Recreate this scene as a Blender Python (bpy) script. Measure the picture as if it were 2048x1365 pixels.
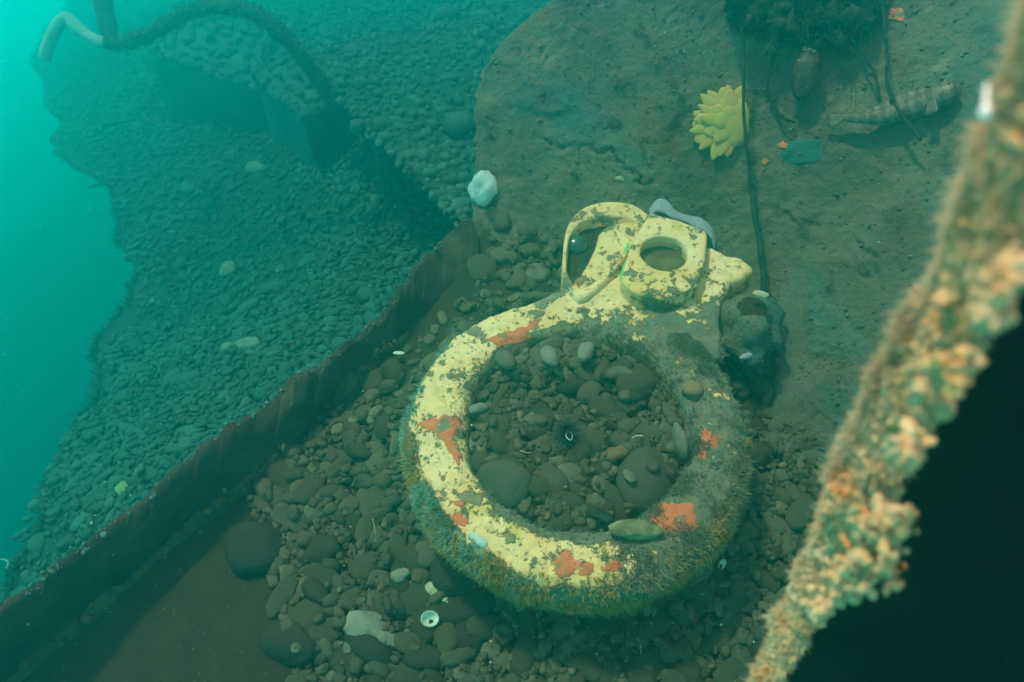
import bpy, bmesh, math, random
import numpy as np
from mathutils import Vector, Matrix

for o in list(bpy.data.objects): bpy.data.objects.remove(o)
S = bpy.context.scene
COL = S.collection
random.seed(7); RNG = np.random.default_rng(7)

# ------------------------------------------------------------------ camera
CAM_H, PITCH, LENS = 1.2, 45.0, 28.0
FP = LENS/36*2048
cd = bpy.data.cameras.new('camera'); cam = bpy.data.objects.new('camera', cd); COL.objects.link(cam)
cam.location = (0, 0, CAM_H); cam.rotation_euler = (math.radians(90-PITCH), 0, 0)
cd.lens = LENS; cd.sensor_width = 36; cd.clip_start = 0.02; cd.clip_end = 300
cd.dof.use_dof = True; cd.dof.focus_distance = 1.45; cd.dof.aperture_fstop = 4.4
S.camera = cam
# ------------------------------------------------------------------ light
SUN_DIR = Vector((-0.33, 0.27, 0.90)).normalized()      # towards the sun
W = bpy.data.worlds.new('World'); S.world = W; W.use_nodes = True
nt = W.node_tree; nt.nodes.clear()
def wn(t, **k):
    n = nt.nodes.new(t)
    for a, b in k.items(): setattr(n, a, b)
    return n
out = wn('ShaderNodeOutputWorld'); bg = wn('ShaderNodeBackground'); sky = wn('ShaderNodeTexSky')
sky.sky_type = 'NISHITA'; sky.sun_disc = False
sky.sun_elevation = math.asin(SUN_DIR.z); sky.sun_rotation = math.atan2(SUN_DIR.x, SUN_DIR.y)
tc = wn('ShaderNodeTexCoord'); sx = wn('ShaderNodeSeparateXYZ'); rp = wn('ShaderNodeValToRGB')
nt.links.new(tc.outputs['Generated'], sx.inputs[0])
mr = wn('ShaderNodeMapRange'); mr.inputs[1].default_value = -1; mr.inputs[2].default_value = 1
nt.links.new(sx.outputs[2], mr.inputs[0]); nt.links.new(mr.outputs[0], rp.inputs[0])
e = rp.color_ramp.elements
WATER = [(0.0, (.01, .012, .008)), (.10, (.01, .02, .012)), (.18, (.02, .06, .03)), (.24, (.03, .6, .3)), (.30, (.05, 6.0, 3.0)), (.36, (.1, 21, 15)), (.43, (.1, 31, 31)), (.50, (.6, 23, 26)), (.60, (2, 10, 11)), (.70, (8, 6.5, 5.5)), (1.0, (18, 5.6, 4.0))]
e[0].position, e[0].color = 0, (*WATER[0][1], 1); e[1].position, e[1].color = 1, (*WATER[-1][1], 1)
for p, c in WATER[1:-1]:
    x = e.new(p); x.color = (*c, 1)
# the water column filters the sky: sky light above, its scattered glow all round, with warm light added overhead
mx = wn('ShaderNodeMix', data_type='RGBA', blend_type='MULTIPLY'); mx.inputs[0].default_value = 1
mx.inputs[7].default_value = (.35, 1.0, .8, 1)
nt.links.new(sky.outputs[0], mx.inputs[6])
ad = wn('ShaderNodeMix', data_type='RGBA', blend_type='ADD'); ad.inputs[0].default_value = 1
nt.links.new(mx.outputs[2], ad.inputs[6]); nt.links.new(rp.outputs[0], ad.inputs[7])
nt.links.new(ad.outputs[2], bg.inputs[0]); nt.links.new(bg.outputs[0], out.inputs[0])
bg.inputs[1].default_value = 0.06
sl = bpy.data.lights.new('sun', 'SUN'); so = bpy.data.objects.new('sun', sl); COL.objects.link(so)
sl.energy = 5.0; sl.angle = math.radians(5.0); sl.color = (1.0, 0.58, 0.42)
so.rotation_euler = SUN_DIR.to_track_quat('Z', 'Y').to_euler(); so.location = SUN_DIR*5
S.view_settings.view_transform = 'Standard'; S.view_settings.look = 'None'
S.view_settings.exposure = 0.35; S.view_settings.gamma = 1; S.view_settings.use_curve_mapping = False
cy = S.cycles
cy.use_denoising = True
cy.volume_bounces = 2; cy.max_bounces = 6; cy.diffuse_bounces = 2; cy.glossy_bounces = 2
cy.sample_clamp_indirect = 4
HAZE_D, HAZE_C, HAZE_A, HAZE_G = 0.50, (.004, .47, .47), (0.0, .86, .82), 0.86

# ------------------------------------------------------------------ helpers
XV, FV, UV = np.array([1., 0, 0]), np.array([0, math.cos(math.radians(PITCH)), -math.sin(math.radians(PITCH))]), np.array([0, math.sin(math.radians(PITCH)), math.cos(math.radians(PITCH))])
CV = np.array([0, 0, CAM_H])
def ray(u, v):
    u = np.asarray(u, float); v = np.asarray(v, float)
    return FV + ((u-1024)/FP)[..., None]*XV + ((682.5-v)/FP)[..., None]*UV
def px(u, v, d): return CV + np.asarray(d, float)[..., None]*ray(u, v)
def proj(P):
    q = P - CV; d = q@FV
    return 1024 + FP*(q@XV)/d, 682.5 - FP*(q@UV)/d, d
def on_plane(u, v, p0, n):
    r = ray(u, v); t = ((np.asarray(p0)-CV)@np.asarray(n))/(r@np.asarray(n))
    return CV + t[..., None]*r
def on_z(u, v, z): return on_plane(u, v, (0, 0, z), (0, 0, 1))
def on_height(u, v, f, tmax=30., coarse=None):
    """first crossing of each pixel's ray with the surface z = f(x, y)"""
    g = coarse or f
    r = ray(u, v); sh = r.shape[:-1]; lo = np.full(sh, .3); hi = np.full(sh, tmax); found = np.zeros(sh, bool); t = .3
    while t < tmax:
        t2 = t*1.05; p = CV + t2*r
        below = (p[..., 2] < g(p[..., 0], p[..., 1])) & ~found
        hi = np.where(below, t2, hi); lo = np.where(below, t, lo); found |= below; t = t2
    if coarse:
        for k in range(8):
            m = (lo+hi)/2; p = CV + m[..., None]*r; b = p[..., 2] < g(p[..., 0], p[..., 1]); hi = np.where(b, m, hi); lo = np.where(b, lo, m)
        lo = hi-.07; hi = hi+.07
    for k in range(9 if coarse else 15):
        m = (lo+hi)/2; p = CV + m[..., None]*r; b = p[..., 2] < f(p[..., 0], p[..., 1]); hi = np.where(b, m, hi); lo = np.where(b, lo, m)
    return CV + hi[..., None]*r

def _hash(i, j, k, s):
    n = (i*374761393 + j*668265263 + k*2147483647 + s*1274126177) & 0xffffffff
    n = ((n ^ (n >> 13))*1274126177) & 0xffffffff
    return ((n ^ (n >> 16)) & 0xffff)/65535.0
def vnoise(P, s=0):
    P = np.asarray(P, float); I = np.floor(P).astype(np.int64); F = P-I; F = F*F*(3-2*F)
    r = 0
    for a in (0, 1):
        for b in (0, 1):
            for c in (0, 1):
                w = (F[..., 0] if a else 1-F[..., 0])*(F[..., 1] if b else 1-F[..., 1])*(F[..., 2] if c else 1-F[..., 2])
                r = r + w*_hash(I[..., 0]+a, I[..., 1]+b, I[..., 2]+c, s)
    return r*2-1
def fbm(P, sc=1., o=4, s=0, gain=.5):
    P = np.asarray(P, float)*sc; r = 0; a = 1
    for k in range(o):
        r = r + a*vnoise(P, s+k); P = P*2.03+17.1; a *= gain
    return r
def xyz(x, y, z=None):
    x = np.asarray(x, float)
    return np.stack([x, np.broadcast_to(y, x.shape), np.zeros_like(x) if z is None else np.broadcast_to(z, x.shape)], -1)
def sstep(a, b, x):
    t = np.clip((x-a)/(b-a), 0, 1); return t*t*(3-2*t)

def make(name, V, F, m=None, parent=None, smooth=True, label=None, cat=None, group=None, kind=None):
    """V (n,3); F array (k,3|4) or list of arrays"""
    me = bpy.data.meshes.new(name)
    V = np.asarray(V, np.float32)
    Fs = F if isinstance(F, list) else [F]
    Fs = [np.asarray(f, np.int32) for f in Fs if len(f)]
    idx = np.concatenate([f.ravel() for f in Fs]); cnt = np.concatenate([np.full(len(f), f.shape[1], np.int32) for f in Fs])
    me.vertices.add(len(V)); me.vertices.foreach_set('co', V.ravel())
    me.loops.add(len(idx)); me.loops.foreach_set('vertex_index', idx)
    me.polygons.add(len(cnt)); st = np.concatenate([[0], np.cumsum(cnt)[:-1]]).astype(np.int32)
    me.polygons.foreach_set('loop_start', st); me.polygons.foreach_set('loop_total', cnt)
    me.update(calc_edges=True); me.validate()
    if smooth: me.polygons.foreach_set('use_smooth', np.ones(len(me.polygons), bool))
    return link(name, me, m, parent, label, cat, group, kind)
def link(name, me, m=None, parent=None, label=None, cat=None, group=None, kind=None):
    o = bpy.data.objects.new(name, me); COL.objects.link(o)
    if m and me and not me.materials: me.materials.append(m)
    if parent: o.parent = parent
    return tag(o, label, cat, group, kind)
def tag(o, label=None, cat=None, group=None, kind=None):
    if label: o['label'] = label
    if cat: o['category'] = cat
    if group: o['group'] = group
    if kind: o['kind'] = kind
    return o
def empty(name, loc, label, cat, group=None, mat3=None):
    o = bpy.data.objects.new(name, None); COL.objects.link(o); o.empty_display_size = .03
    M = Matrix.Translation(Vector([float(a) for a in loc]))
    if mat3 is not None: M = M @ Matrix([[float(x) for x in r] for r in mat3]).to_4x4()
    o.matrix_world = M
    return tag(o, label, cat, group)
def gridfaces(nr, nc, wrap=False):
    i = np.arange(nr-1)[:, None]; j = np.arange(nc if wrap else nc-1)[None, :]; j2 = (j+1) % nc
    return np.stack([i*nc+j, i*nc+j2, (i+1)*nc+j2, (i+1)*nc+j], -1).reshape(-1, 4)
def gridnormals(P):
    a = np.gradient(P, axis=0); b = np.gradient(P, axis=1); n = np.cross(a, b)
    return n/np.maximum(np.linalg.norm(n, axis=-1, keepdims=True), 1e-9)
_ico = {}
def ico(sub):
    if sub not in _ico:
        bm = bmesh.new(); bmesh.ops.create_icosphere(bm, subdivisions=sub, radius=1)
        _ico[sub] = (np.array([v.co[:] for v in bm.verts]), np.array([[v.index for v in f.verts] for f in bm.faces])); bm.free()
    return _ico[sub]
def spline(pts, n):
    """Catmull-Rom through pts (k,d)"""
    P = np.asarray(pts, float); P = np.vstack([2*P[0]-P[1], P, 2*P[-1]-P[-2]]); k = len(P)-3
    t = np.linspace(0, k-1e-6, n); i = t.astype(int); f = (t-i)[:, None]
    a, b, c, d = P[i], P[i+1], P[i+2], P[i+3]
    return .5*((2*b)+(-a+c)*f+(2*a-5*b+4*c-d)*f*f+(-a+3*b-3*c+d)*f**3)
def tube(path, rad, seg=10, squash=1.0, cap=True):
    P = np.asarray(path, float); n = len(P); rad = np.broadcast_to(rad, (n,))
    T = np.gradient(P, axis=0); T /= np.maximum(np.linalg.norm(T, axis=1, keepdims=True), 1e-9)
    up = np.array([0.13, .21, .97]); N = up-(T[0]@up)*T[0]; N /= np.linalg.norm(N); Ns = []
    for t in T:
        N = N-(t@N)*t; N /= np.linalg.norm(N); Ns.append(N)
    Ns = np.array(Ns); B = np.cross(T, Ns); a = np.linspace(0, 2*math.pi, seg, endpoint=False)
    V = P[:, None]+rad[:, None, None]*(np.cos(a)[None, :, None]*Ns[:, None]+squash*np.sin(a)[None, :, None]*B[:, None])
    F = gridfaces(n, seg, True); V = V.reshape(-1, 3)
    if cap:
        V = np.vstack([V, P[0], P[-1]]); j = np.arange(seg); j2 = (j+1) % seg
        return V, [F, np.stack([j2, j, np.full(seg, n*seg)], 1), np.stack([(n-1)*seg+j, (n-1)*seg+j2, np.full(seg, n*seg+1)], 1)]
    return V, [F]
class Bag:
    """collects pieces of ONE mesh"""
    def __init__(s): s.V = []; s.T = []; s.Q = []; s.n = 0
    def add(s, V, F):
        for f in (F if isinstance(F, list) else [F]):
            f = np.asarray(f)
            if len(f): (s.Q if f.shape[1] == 4 else s.T).append(f+s.n)
        s.V.append(np.asarray(V)); s.n += len(V)
    def make(s, name, m, **k):
        F = []
        if s.Q: F.append(np.vstack(s.Q))
        if s.T: F.append(np.vstack(s.T))
        return make(name, np.vstack(s.V), F, m, **k)
def prism(poly, z0, z1, bevel=0.0):
    """closed slab from a 2D outline; top edge bevelled"""
    P = np.asarray(poly, float); n = len(P)
    c = P.mean(0); 
    def ins(b):
        nx = np.roll(P, -1, 0)-np.roll(P, 1, 0); nx /= np.maximum(np.linalg.norm(nx, axis=1, keepdims=True), 1e-9)
        nn = np.stack([-nx[:, 1], nx[:, 0]], 1)
        area = np.sum(P[:, 0]*np.roll(P[:, 1], -1)-np.roll(P[:, 0], -1)*P[:, 1])
        return P+nn*b*(1 if area > 0 else -1)
    R = [np.c_[P, np.full(n, z0)], np.c_[P, np.full(n, z1-bevel)]]
    if bevel: R += [np.c_[ins(bevel*.3), np.full(n, z1-bevel*.3)], np.c_[ins(bevel), np.full(n, z1)]]
    V = np.vstack(R); F = gridfaces(len(R), n, True)
    V = np.vstack([V, [*c, z0], [*c, z1]]); j = np.arange(n); j2 = (j+1) % n; L = (len(R)-1)*n
    return V, [F, np.stack([j2, j, np.full(n, len(V)-2)], 1), np.stack([L+j, L+j2, np.full(n, len(V)-1)], 1)]

# ------------------------------------------------------------------ materials
def mat(name, ramp, scale=8., detail=6., bump=.3, bscale=None, rough=.85, patches=(), rand=0.0, spec=.25, bdist=.01, distort=.4, coords='Object', dust=None, sss=0, backlit=0):
    """ramp: [(pos,rgb)] by noise; patches: [(rgb, scale, threshold, softness, seed)] laid over in turn"""
    m = bpy.data.materials.new(name); m.use_nodes = True; t = m.node_tree; t.nodes.clear()
    N = t.nodes.new; L = t.links.new
    o = N('ShaderNodeOutputMaterial'); b = N('ShaderNodeBsdfPrincipled'); L(b.outputs[0], o.inputs[0])
    b.inputs['Roughness'].default_value = rough; b.inputs['Specular IOR Level'].default_value = spec
    c = N('ShaderNodeTexCoord')
    if rand:
        oi = N('ShaderNodeObjectInfo'); ge = N('ShaderNodeNewGeometry'); a0 = N('ShaderNodeMath'); a0.operation = 'ADD'
        L(oi.outputs['Random'], a0.inputs[0]); L(ge.outputs['Random Per Island'], a0.inputs[1])
        fr = N('ShaderNodeMath'); fr.operation = 'FRACT'; L(a0.outputs[0], fr.inputs[0])
        RND = fr.outputs[0]
    ns = N('ShaderNodeTexNoise'); ns.inputs['Scale'].default_value = scale; ns.inputs['Detail'].default_value = detail
    ns.inputs['Roughness'].default_value = .62; ns.inputs['Distortion'].default_value = distort
    L(c.outputs[coords], ns.inputs['Vector'])
    cr = N('ShaderNodeValToRGB'); el = cr.color_ramp.elements
    el[0].position = ramp[0][0]; el[0].color = (*ramp[0][1], 1); el[1].position = ramp[-1][0]; el[1].color = (*ramp[-1][1], 1)
    for p, q in ramp[1:-1]:
        x = el.new(p); x.color = (*q, 1)
    fac = ns.outputs[0]
    if rand:   # each stone its own shade along the ramp
        mm = N('ShaderNodeMix'); mm.data_type = 'FLOAT'; mm.inputs[0].default_value = rand
        L(fac, mm.inputs[2]); L(RND, mm.inputs[3]); fac = mm.outputs[0]
    L(fac, cr.inputs[0]); colr = cr.outputs[0]
    for k, (rgb, sc, th, sf, seed) in enumerate(patches):
        n2 = N('ShaderNodeTexNoise'); n2.noise_dimensions = '4D'; n2.inputs['W'].default_value = seed
        n2.inputs['Scale'].default_value = sc; n2.inputs['Detail'].default_value = 5; n2.inputs['Roughness'].default_value = .6
        L(c.outputs[coords], n2.inputs['Vector'])
        r = N('ShaderNodeMapRange'); r.interpolation_type = 'SMOOTHSTEP'; r.inputs[1].default_value = th; r.inputs[2].default_value = th+sf
        L(n2.outputs[0], r.inputs[0])
        mi = N('ShaderNodeMix'); mi.data_type = 'RGBA'; L(r.outputs[0], mi.inputs[0]); L(colr, mi.inputs[6]); mi.inputs[7].default_value = (*rgb, 1)
        colr = mi.outputs[2]
    if dust:
        gn = N('ShaderNodeNewGeometry'); sz = N('ShaderNodeSeparateXYZ'); L(gn.outputs['Normal'], sz.inputs[0])
        dn = N('ShaderNodeTexNoise'); dn.inputs['Scale'].default_value = 34; dn.inputs['Detail'].default_value = 8; dn.inputs['Roughness'].default_value = .7; L(c.outputs[coords], dn.inputs['Vector'])
        ds = N('ShaderNodeMath'); ds.operation = 'MULTIPLY_ADD'; ds.inputs[1].default_value = .55; L(sz.outputs[2], ds.inputs[0]); L(dn.outputs[0], ds.inputs[2])
        dr = N('ShaderNodeMapRange'); dr.interpolation_type = 'SMOOTHSTEP'; dr.inputs[1].default_value = .80; dr.inputs[2].default_value = 1.12; dr.inputs[4].default_value = .85; L(ds.outputs[0], dr.inputs[0])
        dm = N('ShaderNodeMix'); dm.data_type = 'RGBA'; L(dr.outputs[0], dm.inputs[0]); L(colr, dm.inputs[6]); dm.inputs[7].default_value = (*dust, 1); colr = dm.outputs[2]
    L(colr, b.inputs['Base Color'])
    if bump:
        nb = N('ShaderNodeTexNoise'); nb.inputs['Scale'].default_value = bscale or scale*6; nb.inputs['Detail'].default_value = 8; nb.inputs['Roughness'].default_value = .7
        L(c.outputs[coords], nb.inputs['Vector'])
        bp = N('ShaderNodeBump'); bp.inputs['Strength'].default_value = bump; bp.inputs['Distance'].default_value = bdist
        L(nb.outputs[0], bp.inputs['Height']); L(bp.outputs[0], b.inputs['Normal'])
    if sss:
        b.inputs['Subsurface Weight'].default_value = sss; b.inputs['Subsurface Radius'].default_value = (.02, .02, .015); b.inputs['Subsurface Scale'].default_value = .5
    if backlit:
        tr = N('ShaderNodeBsdfTranslucent'); L(colr, tr.inputs[0]); ms = N('ShaderNodeMixShader'); ms.inputs[0].default_value = backlit
        L(b.outputs[0], ms.inputs[1]); L(tr.outputs[0], ms.inputs[2]); L(ms.outputs[0], o.inputs[0])
    return m

M_PEB = mat('pebble_stone', dust=(.115, .090, .060), ramp= [(.15, (.026, .026, .020)), (.36, (.068, .058, .040)), (.55, (.12, .096, .062)), (.74, (.21, .155, .095)), (.90, (.40, .34, .24))], scale=60, rand=.6, bump=.9, bscale=230, bdist=.004,
            patches=[((.085, .062, .042), 9, .54, .15, 3.), ((.13, .085, .055), 60, .66, .05, 9.)])
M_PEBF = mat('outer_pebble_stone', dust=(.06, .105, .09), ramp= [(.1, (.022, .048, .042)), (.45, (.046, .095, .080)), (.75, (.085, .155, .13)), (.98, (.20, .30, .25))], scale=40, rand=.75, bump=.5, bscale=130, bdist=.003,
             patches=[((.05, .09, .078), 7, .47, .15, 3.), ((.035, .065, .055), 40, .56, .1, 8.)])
M_GRIT = mat('grit', [(.3, (.03, .032, .026)), (.7, (.09, .085, .06))], scale=60, bump=.8, bscale=300, bdist=.004)
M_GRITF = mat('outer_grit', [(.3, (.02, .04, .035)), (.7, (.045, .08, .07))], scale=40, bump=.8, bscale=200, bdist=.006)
M_SAND = mat('silty_sand', [(.3, (.040, .025, .014)), (.7, (.066, .040, .022))], scale=9, bump=.9, bscale=300, bdist=.004, patches=[((.042, .028, .018), 7, .5, .2, 12.), ((.18, .14, .09), 170, .69, .03, 2.), ((.05, .05, .035), 200, .70, .04, 5.)])
M_SEABED = mat('deep_seabed', [(.35, (.015, .02, .015)), (.65, (.05, .06, .045))], scale=2.5, bump=.6, bscale=20, bdist=.05)
M_HULL = mat('silted_hull_plate', [(.28, (.085, .070, .050)), (.5, (.17, .135, .095)), (.72, (.25, .19, .125))], scale=5.5, detail=12, bump=1, bscale=60, bdist=.010,
             patches=[((.24, .11, .045), 6, .57, .14, 4.), ((.055, .15, .125), 2.6, .50, .16, 8.), ((.040, .038, .028), 13, .57, .12, 2.), ((.30, .24, .15), 9, .60, .14, 12.), ((.07, .065, .05), 70, .58, .08, 5.), ((.34, .31, .22), 130, .70, .03, 6.)])
M_RUST = mat('dark_rusted_steel', [(.3, (.012, .009, .007)), (.5, (.045, .026, .017)), (.75, (.12, .05, .026))], scale=9, detail=10, bump=.9, bscale=60, bdist=.006,
             patches=[((.09, .075, .05), 7, .56, .12, 4.), ((.10, .085, .055), 120, .70, .03, 1.)])
M_RIDGE = mat('silted_rust_ridge', [(.3, (.035, .02, .012)), (.5, (.12, .07, .036)), (.7, (.26, .17, .075))], scale=16, detail=10, bump=.9, bscale=60, bdist=.008)
M_EDGE = mat('painted_lit_rim_crust', [(.3, (.07, .10, .085)), (.7, (.20, .26, .21))], scale=40, bump=.9, bscale=150, bdist=.004)  # pale cyan tone stands in for light catching the gunwale lip

def random_patch_mask(t, c, sc, th, sf, seed):
    pass
# yellow paint: flaking, silted, pitted, red sponge film
def paint_material():
    m = bpy.data.materials.new('yellow_marine_paint'); m.use_nodes = True; t = m.node_tree; t.nodes.clear(); N = t.nodes.new; L = t.links.new
    o = N('ShaderNodeOutputMaterial'); b = N('ShaderNodeBsdfPrincipled'); L(b.outputs[0], o.inputs[0]); c = N('ShaderNodeTexCoord')
    def noise(sc, w, det=5, ro=.6, dist=0):
        n = N('ShaderNodeTexNoise'); n.noise_dimensions = '4D'; n.inputs['W'].default_value = w; n.inputs['Scale'].default_value = sc
        n.inputs['Detail'].default_value = det; n.inputs['Roughness'].default_value = ro; n.inputs['Distortion'].default_value = dist
        L(c.outputs['Object'], n.inputs['Vector']); return n.outputs[0]
    def mrange(x, a, bb, c0=0, c1=1):
        r = N('ShaderNodeMapRange'); r.interpolation_type = 'SMOOTHSTEP'
        for i, v in ((1, a), (2, bb), (3, c0), (4, c1)): r.inputs[i].default_value = v
        L(x, r.inputs[0]); return r.outputs[0]
    def math2(op, a, bb):
        q = N('ShaderNodeMath'); q.operation = op
        for i, v in ((0, a), (1, bb)):
            if isinstance(v, (int, float)): q.inputs[i].default_value = v
            else: L(v, q.inputs[i])
        return q.outputs[0]
    def mixc(f, a, bb):
        q = N('ShaderNodeMix'); q.data_type = 'RGBA'; L(f, q.inputs[0])
        for i, v in ((6, a), (7, bb)):
            if isinstance(v, tuple): q.inputs[i].default_value = (*v, 1)
            else: L(v, q.inputs[i])
        return q.outputs[2]
    sp = N('ShaderNodeSeparateXYZ'); L(c.outputs['Object'], sp.inputs[0]); X, Y, Z = sp.outputs
    paint = mixc(mrange(noise(9, 1.), .35, .65), (.92, .50, .20), (.94, .61, .32))
    paint = mixc(math2('MULTIPLY', mrange(noise(30, 51., 8, .75), .48, .62), .4), paint, (.62, .42, .20))
    paint = mixc(mrange(noise(14, 2.), .56, .64), paint, (.72, .46, .14))
    # coverage bias: turf thick on the right half, inner lip and near side, thin on the neck and the left
    bias = math2('ADD', mrange(X, -.20, .20, -.06, .13), mrange(Y, -.30, -.20, -.03, 0.0))
    bias = math2('ADD', bias, mrange(Y, .20, .36, 0, -.19))
    bias = math2('ADD', bias, 0.0)
    r2 = math2('SQRT', math2('ADD', math2('MULTIPLY', X, X), math2('MULTIPLY', Y, Y)), 0)
    bias = math2('ADD', bias, math2('MULTIPLY', mrange(r2, .203, .228, .25, 0.0), mrange(X, -.2, -.1, .25, 1.0)))
    bias = math2('ADD', bias, math2('MULTIPLY', mrange(r2, .286, .298, 0, .22), mrange(Y, .06, .14, 1.0, 0.0)))
    cov = math2('ADD', noise(20, 4., 10, .74), bias)
    spots = mrange(noise(26, 31.5, 8, .68), .575, .63)
    rag = mrange(noise(60, 33.5, 8, .75), .57, .65)
    blot = mrange(noise(13, 71.5, 8, .62), .575, .61)
    blot = math2('MAXIMUM', blot, mrange(noise(22, 77.5, 9, .66), .60, .635))
    turf = math2('MAXIMUM', math2('MAXIMUM', mrange(cov, .53, .585), math2('MULTIPLY', blot, .9)), math2('MAXIMUM', math2('MULTIPLY', spots, .92), math2('MULTIPLY', rag, .75)))
    fine = mrange(noise(120, 5., 6, .75), .58, .66)
    silt = mixc(mrange(noise(40, 6., 8, .7), .3, .7), (.14, .12, .08), (.27, .225, .15))
    silt = mixc(mrange(noise(24, 6.5), .5, .7), silt, (.14, .20, .15))
    col = mixc(math2('MAXIMUM', turf, math2('MULTIPLY', fine, .75)), paint, silt)
    red = mrange(noise(11, 12.9, 8, .68), .63, .67)
    col = mixc(red, col, (.62, .15, .06))
    L(col, b.inputs['Base Color']); b.inputs['Roughness'].default_value = .7; b.inputs['Specular IOR Level'].default_value = .25
    h = math2('ADD', math2('MULTIPLY', turf, .6), math2('MULTIPLY', noise(150, 7., 8, .75), math2('ADD', math2('MULTIPLY', turf, .8), .12)))
    bp = N('ShaderNodeBump'); bp.inputs['Strength'].default_value = .9; bp.inputs['Distance'].default_value = .006
    L(h, bp.inputs['Height']); L(bp.outputs[0], b.inputs['Normal'])
    return m
M_PAINT = paint_material()
M_TURF = mat('hydroid_turf', [(.3, (.20, .21, .15)), (.7, (.42, .42, .31))], scale=30, bump=0, rough=1, spec=.05, backlit=.3)
M_TURFP = mat('pale_hydroid_turf', [(.3, (.22, .32, .25)), (.7, (.46, .58, .46))], scale=30, bump=0, rough=1, spec=.05, backlit=.3)
M_TURFO = mat('olive_turf', [(.3, (.32, .20, .07)), (.7, (.66, .42, .16))], scale=30, bump=0, rough=1, spec=.05, backlit=.3)
M_CRUST = mat('foreground_crust', [(.22, (.34, .20, .08)), (.38, (.86, .52, .20)), (.52, (.62, .50, .28)), (.64, (.95, .66, .36)), (.80, (.80, .58, .34))], scale=22, detail=9, bump=1, bscale=120, bdist=.004,
              patches=[((.90, .33, .08), 9, .525, .10, 3.), ((.30, .30, .16), 12, .66, .06, 11.), ((.05, .035, .02), 24, .66, .05, 7.)])
M_BLACK = mat('painted_shade_black', [(.3, (.004, .004, .003)), (.7, (.014, .012, .009))], scale=9, bump=.6, bscale=40, bdist=.004, rough=.95, spec=.05)  # near-black base colour stands in for the shade on the inner face
M_SPONGE_R = mat('red_sponge', [(.3, (.62, .12, .05)), (.7, (.80, .20, .09))], scale=45, bump=.6, bscale=300, bdist=.0015, patches=[((.24, .19, .11), 38, .54, .08, 2.), ((.70, .52, .26), 90, .62, .05, 6.)])
M_YEL = mat('yellow_sponge', [(.35, (.50, .36, .07)), (.65, (.66, .34, .12))], scale=12, bump=.15, bscale=60, bdist=.002, rough=.6, sss=.25)
M_ANEM = mat('pale_anemone', [(.3, (.15, .125, .10)), (.7, (.26, .22, .18))], scale=30, bump=.3, bscale=200, bdist=.001, rough=.6, sss=.2)
M_WHITE = mat('white_anemone', [(.3, (.46, .50, .47)), (.7, (.58, .62, .58))], scale=60, bump=.3, bscale=260, bdist=.002, rough=.6, sss=.2)
M_WEED = mat('dark_weed', [(.3, (.012, .018, .014)), (.7, (.04, .045, .03))], scale=40, bump=.3, bscale=200, rough=.8)
M_WEEDG = mat('feathery_weed', [(.3, (.05, .10, .075)), (.7, (.12, .17, .12))], scale=40, bump=0, rough=1, backlit=.3)
M_MUSSEL = mat('mussel_shell', [(.3, (.015, .012, .010)), (.6, (.07, .045, .025)), (.8, (.16, .10, .05))], scale=60, bump=.6, bscale=160, bdist=.002, rough=.5, patches=[((.45, .38, .24), 120, .64, .04, 2.)])
M_SHELL = mat('white_shell', [(.3, (.55, .52, .42)), (.7, (.82, .80, .72))], scale=120, bump=.4, bscale=300, bdist=.001, rough=.4)
M_SHELLT = mat('tan_shell', [(.3, (.30, .25, .14)), (.7, (.60, .54, .36))], scale=90, bump=.4, bscale=300, bdist=.001, rough=.5)
M_FILM = mat('pale_blue_film', [(.3, (.42, .40, .50)), (.7, (.56, .54, .64))], scale=20, bump=.3, bscale=60, rough=.5, backlit=.4)
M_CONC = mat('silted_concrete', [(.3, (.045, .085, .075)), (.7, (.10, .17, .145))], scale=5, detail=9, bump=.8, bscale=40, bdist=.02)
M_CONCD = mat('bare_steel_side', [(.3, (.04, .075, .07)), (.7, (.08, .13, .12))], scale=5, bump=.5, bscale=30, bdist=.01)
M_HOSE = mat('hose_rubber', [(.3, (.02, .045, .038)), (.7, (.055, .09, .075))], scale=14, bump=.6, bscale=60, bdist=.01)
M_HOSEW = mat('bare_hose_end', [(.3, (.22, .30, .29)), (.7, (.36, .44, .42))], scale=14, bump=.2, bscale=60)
M_GLASS = mat('dark_glass_lens', [(.3, (.02, .05, .05)), (.7, (.05, .09, .08))], scale=30, bump=.05, rough=.12, spec=.8)
M_TEAL = mat('teal_paint', [(.3, (.015, .095, .08)), (.7, (.035, .14, .115))], scale=15, bump=.3, bscale=200, bdist=.001)
M_ORANGE = mat('orange_growth', [(.3, (.55, .24, .05)), (.7, (.75, .45, .12))], scale=60, bump=.5, bscale=300, bdist=.001)

# ------------------------------------------------------------------ terrain functions
RC = px(1152, 848, 1.40)                                     # centre of the ring's top face
RTILT = .125
def floor_c(x, y): return -.05+.25*(y-.87)
def floor_z(x, y):
    x = np.asarray(x, float)
    return -.05+.25*(y-.87) + .012*fbm(xyz(x, y), 5, 3, 5)
def ring_z(x, y): return RC[2]+RTILT*(y-RC[1])
def mound_z(x, y):
    r = np.hypot(x-RC[0], y-RC[1]); k = 1-sstep(.175, .225, r)
    f = floor_z(x, y)
    return f+k*np.maximum(ring_z(x, y)-.022-.012*np.cos(np.clip(r/.2, 0, 1)*1.57)+.02*sstep(.02, .2, y-RC[1])-f, 0)
def soft(g, k=.05): return k*np.logaddexp(0, g/k)
def wall_c(x, y):
    x = np.asarray(x, float)
    g1 = y-(1.47-.20*x); g2 = x-.56+.10*(y-.9)
    return -.07+.25*(np.minimum(y, 1.45)-.87)+soft(np.logaddexp(g1*1.35/.12, g2*1.15/.12)*.12, .05)
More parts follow.
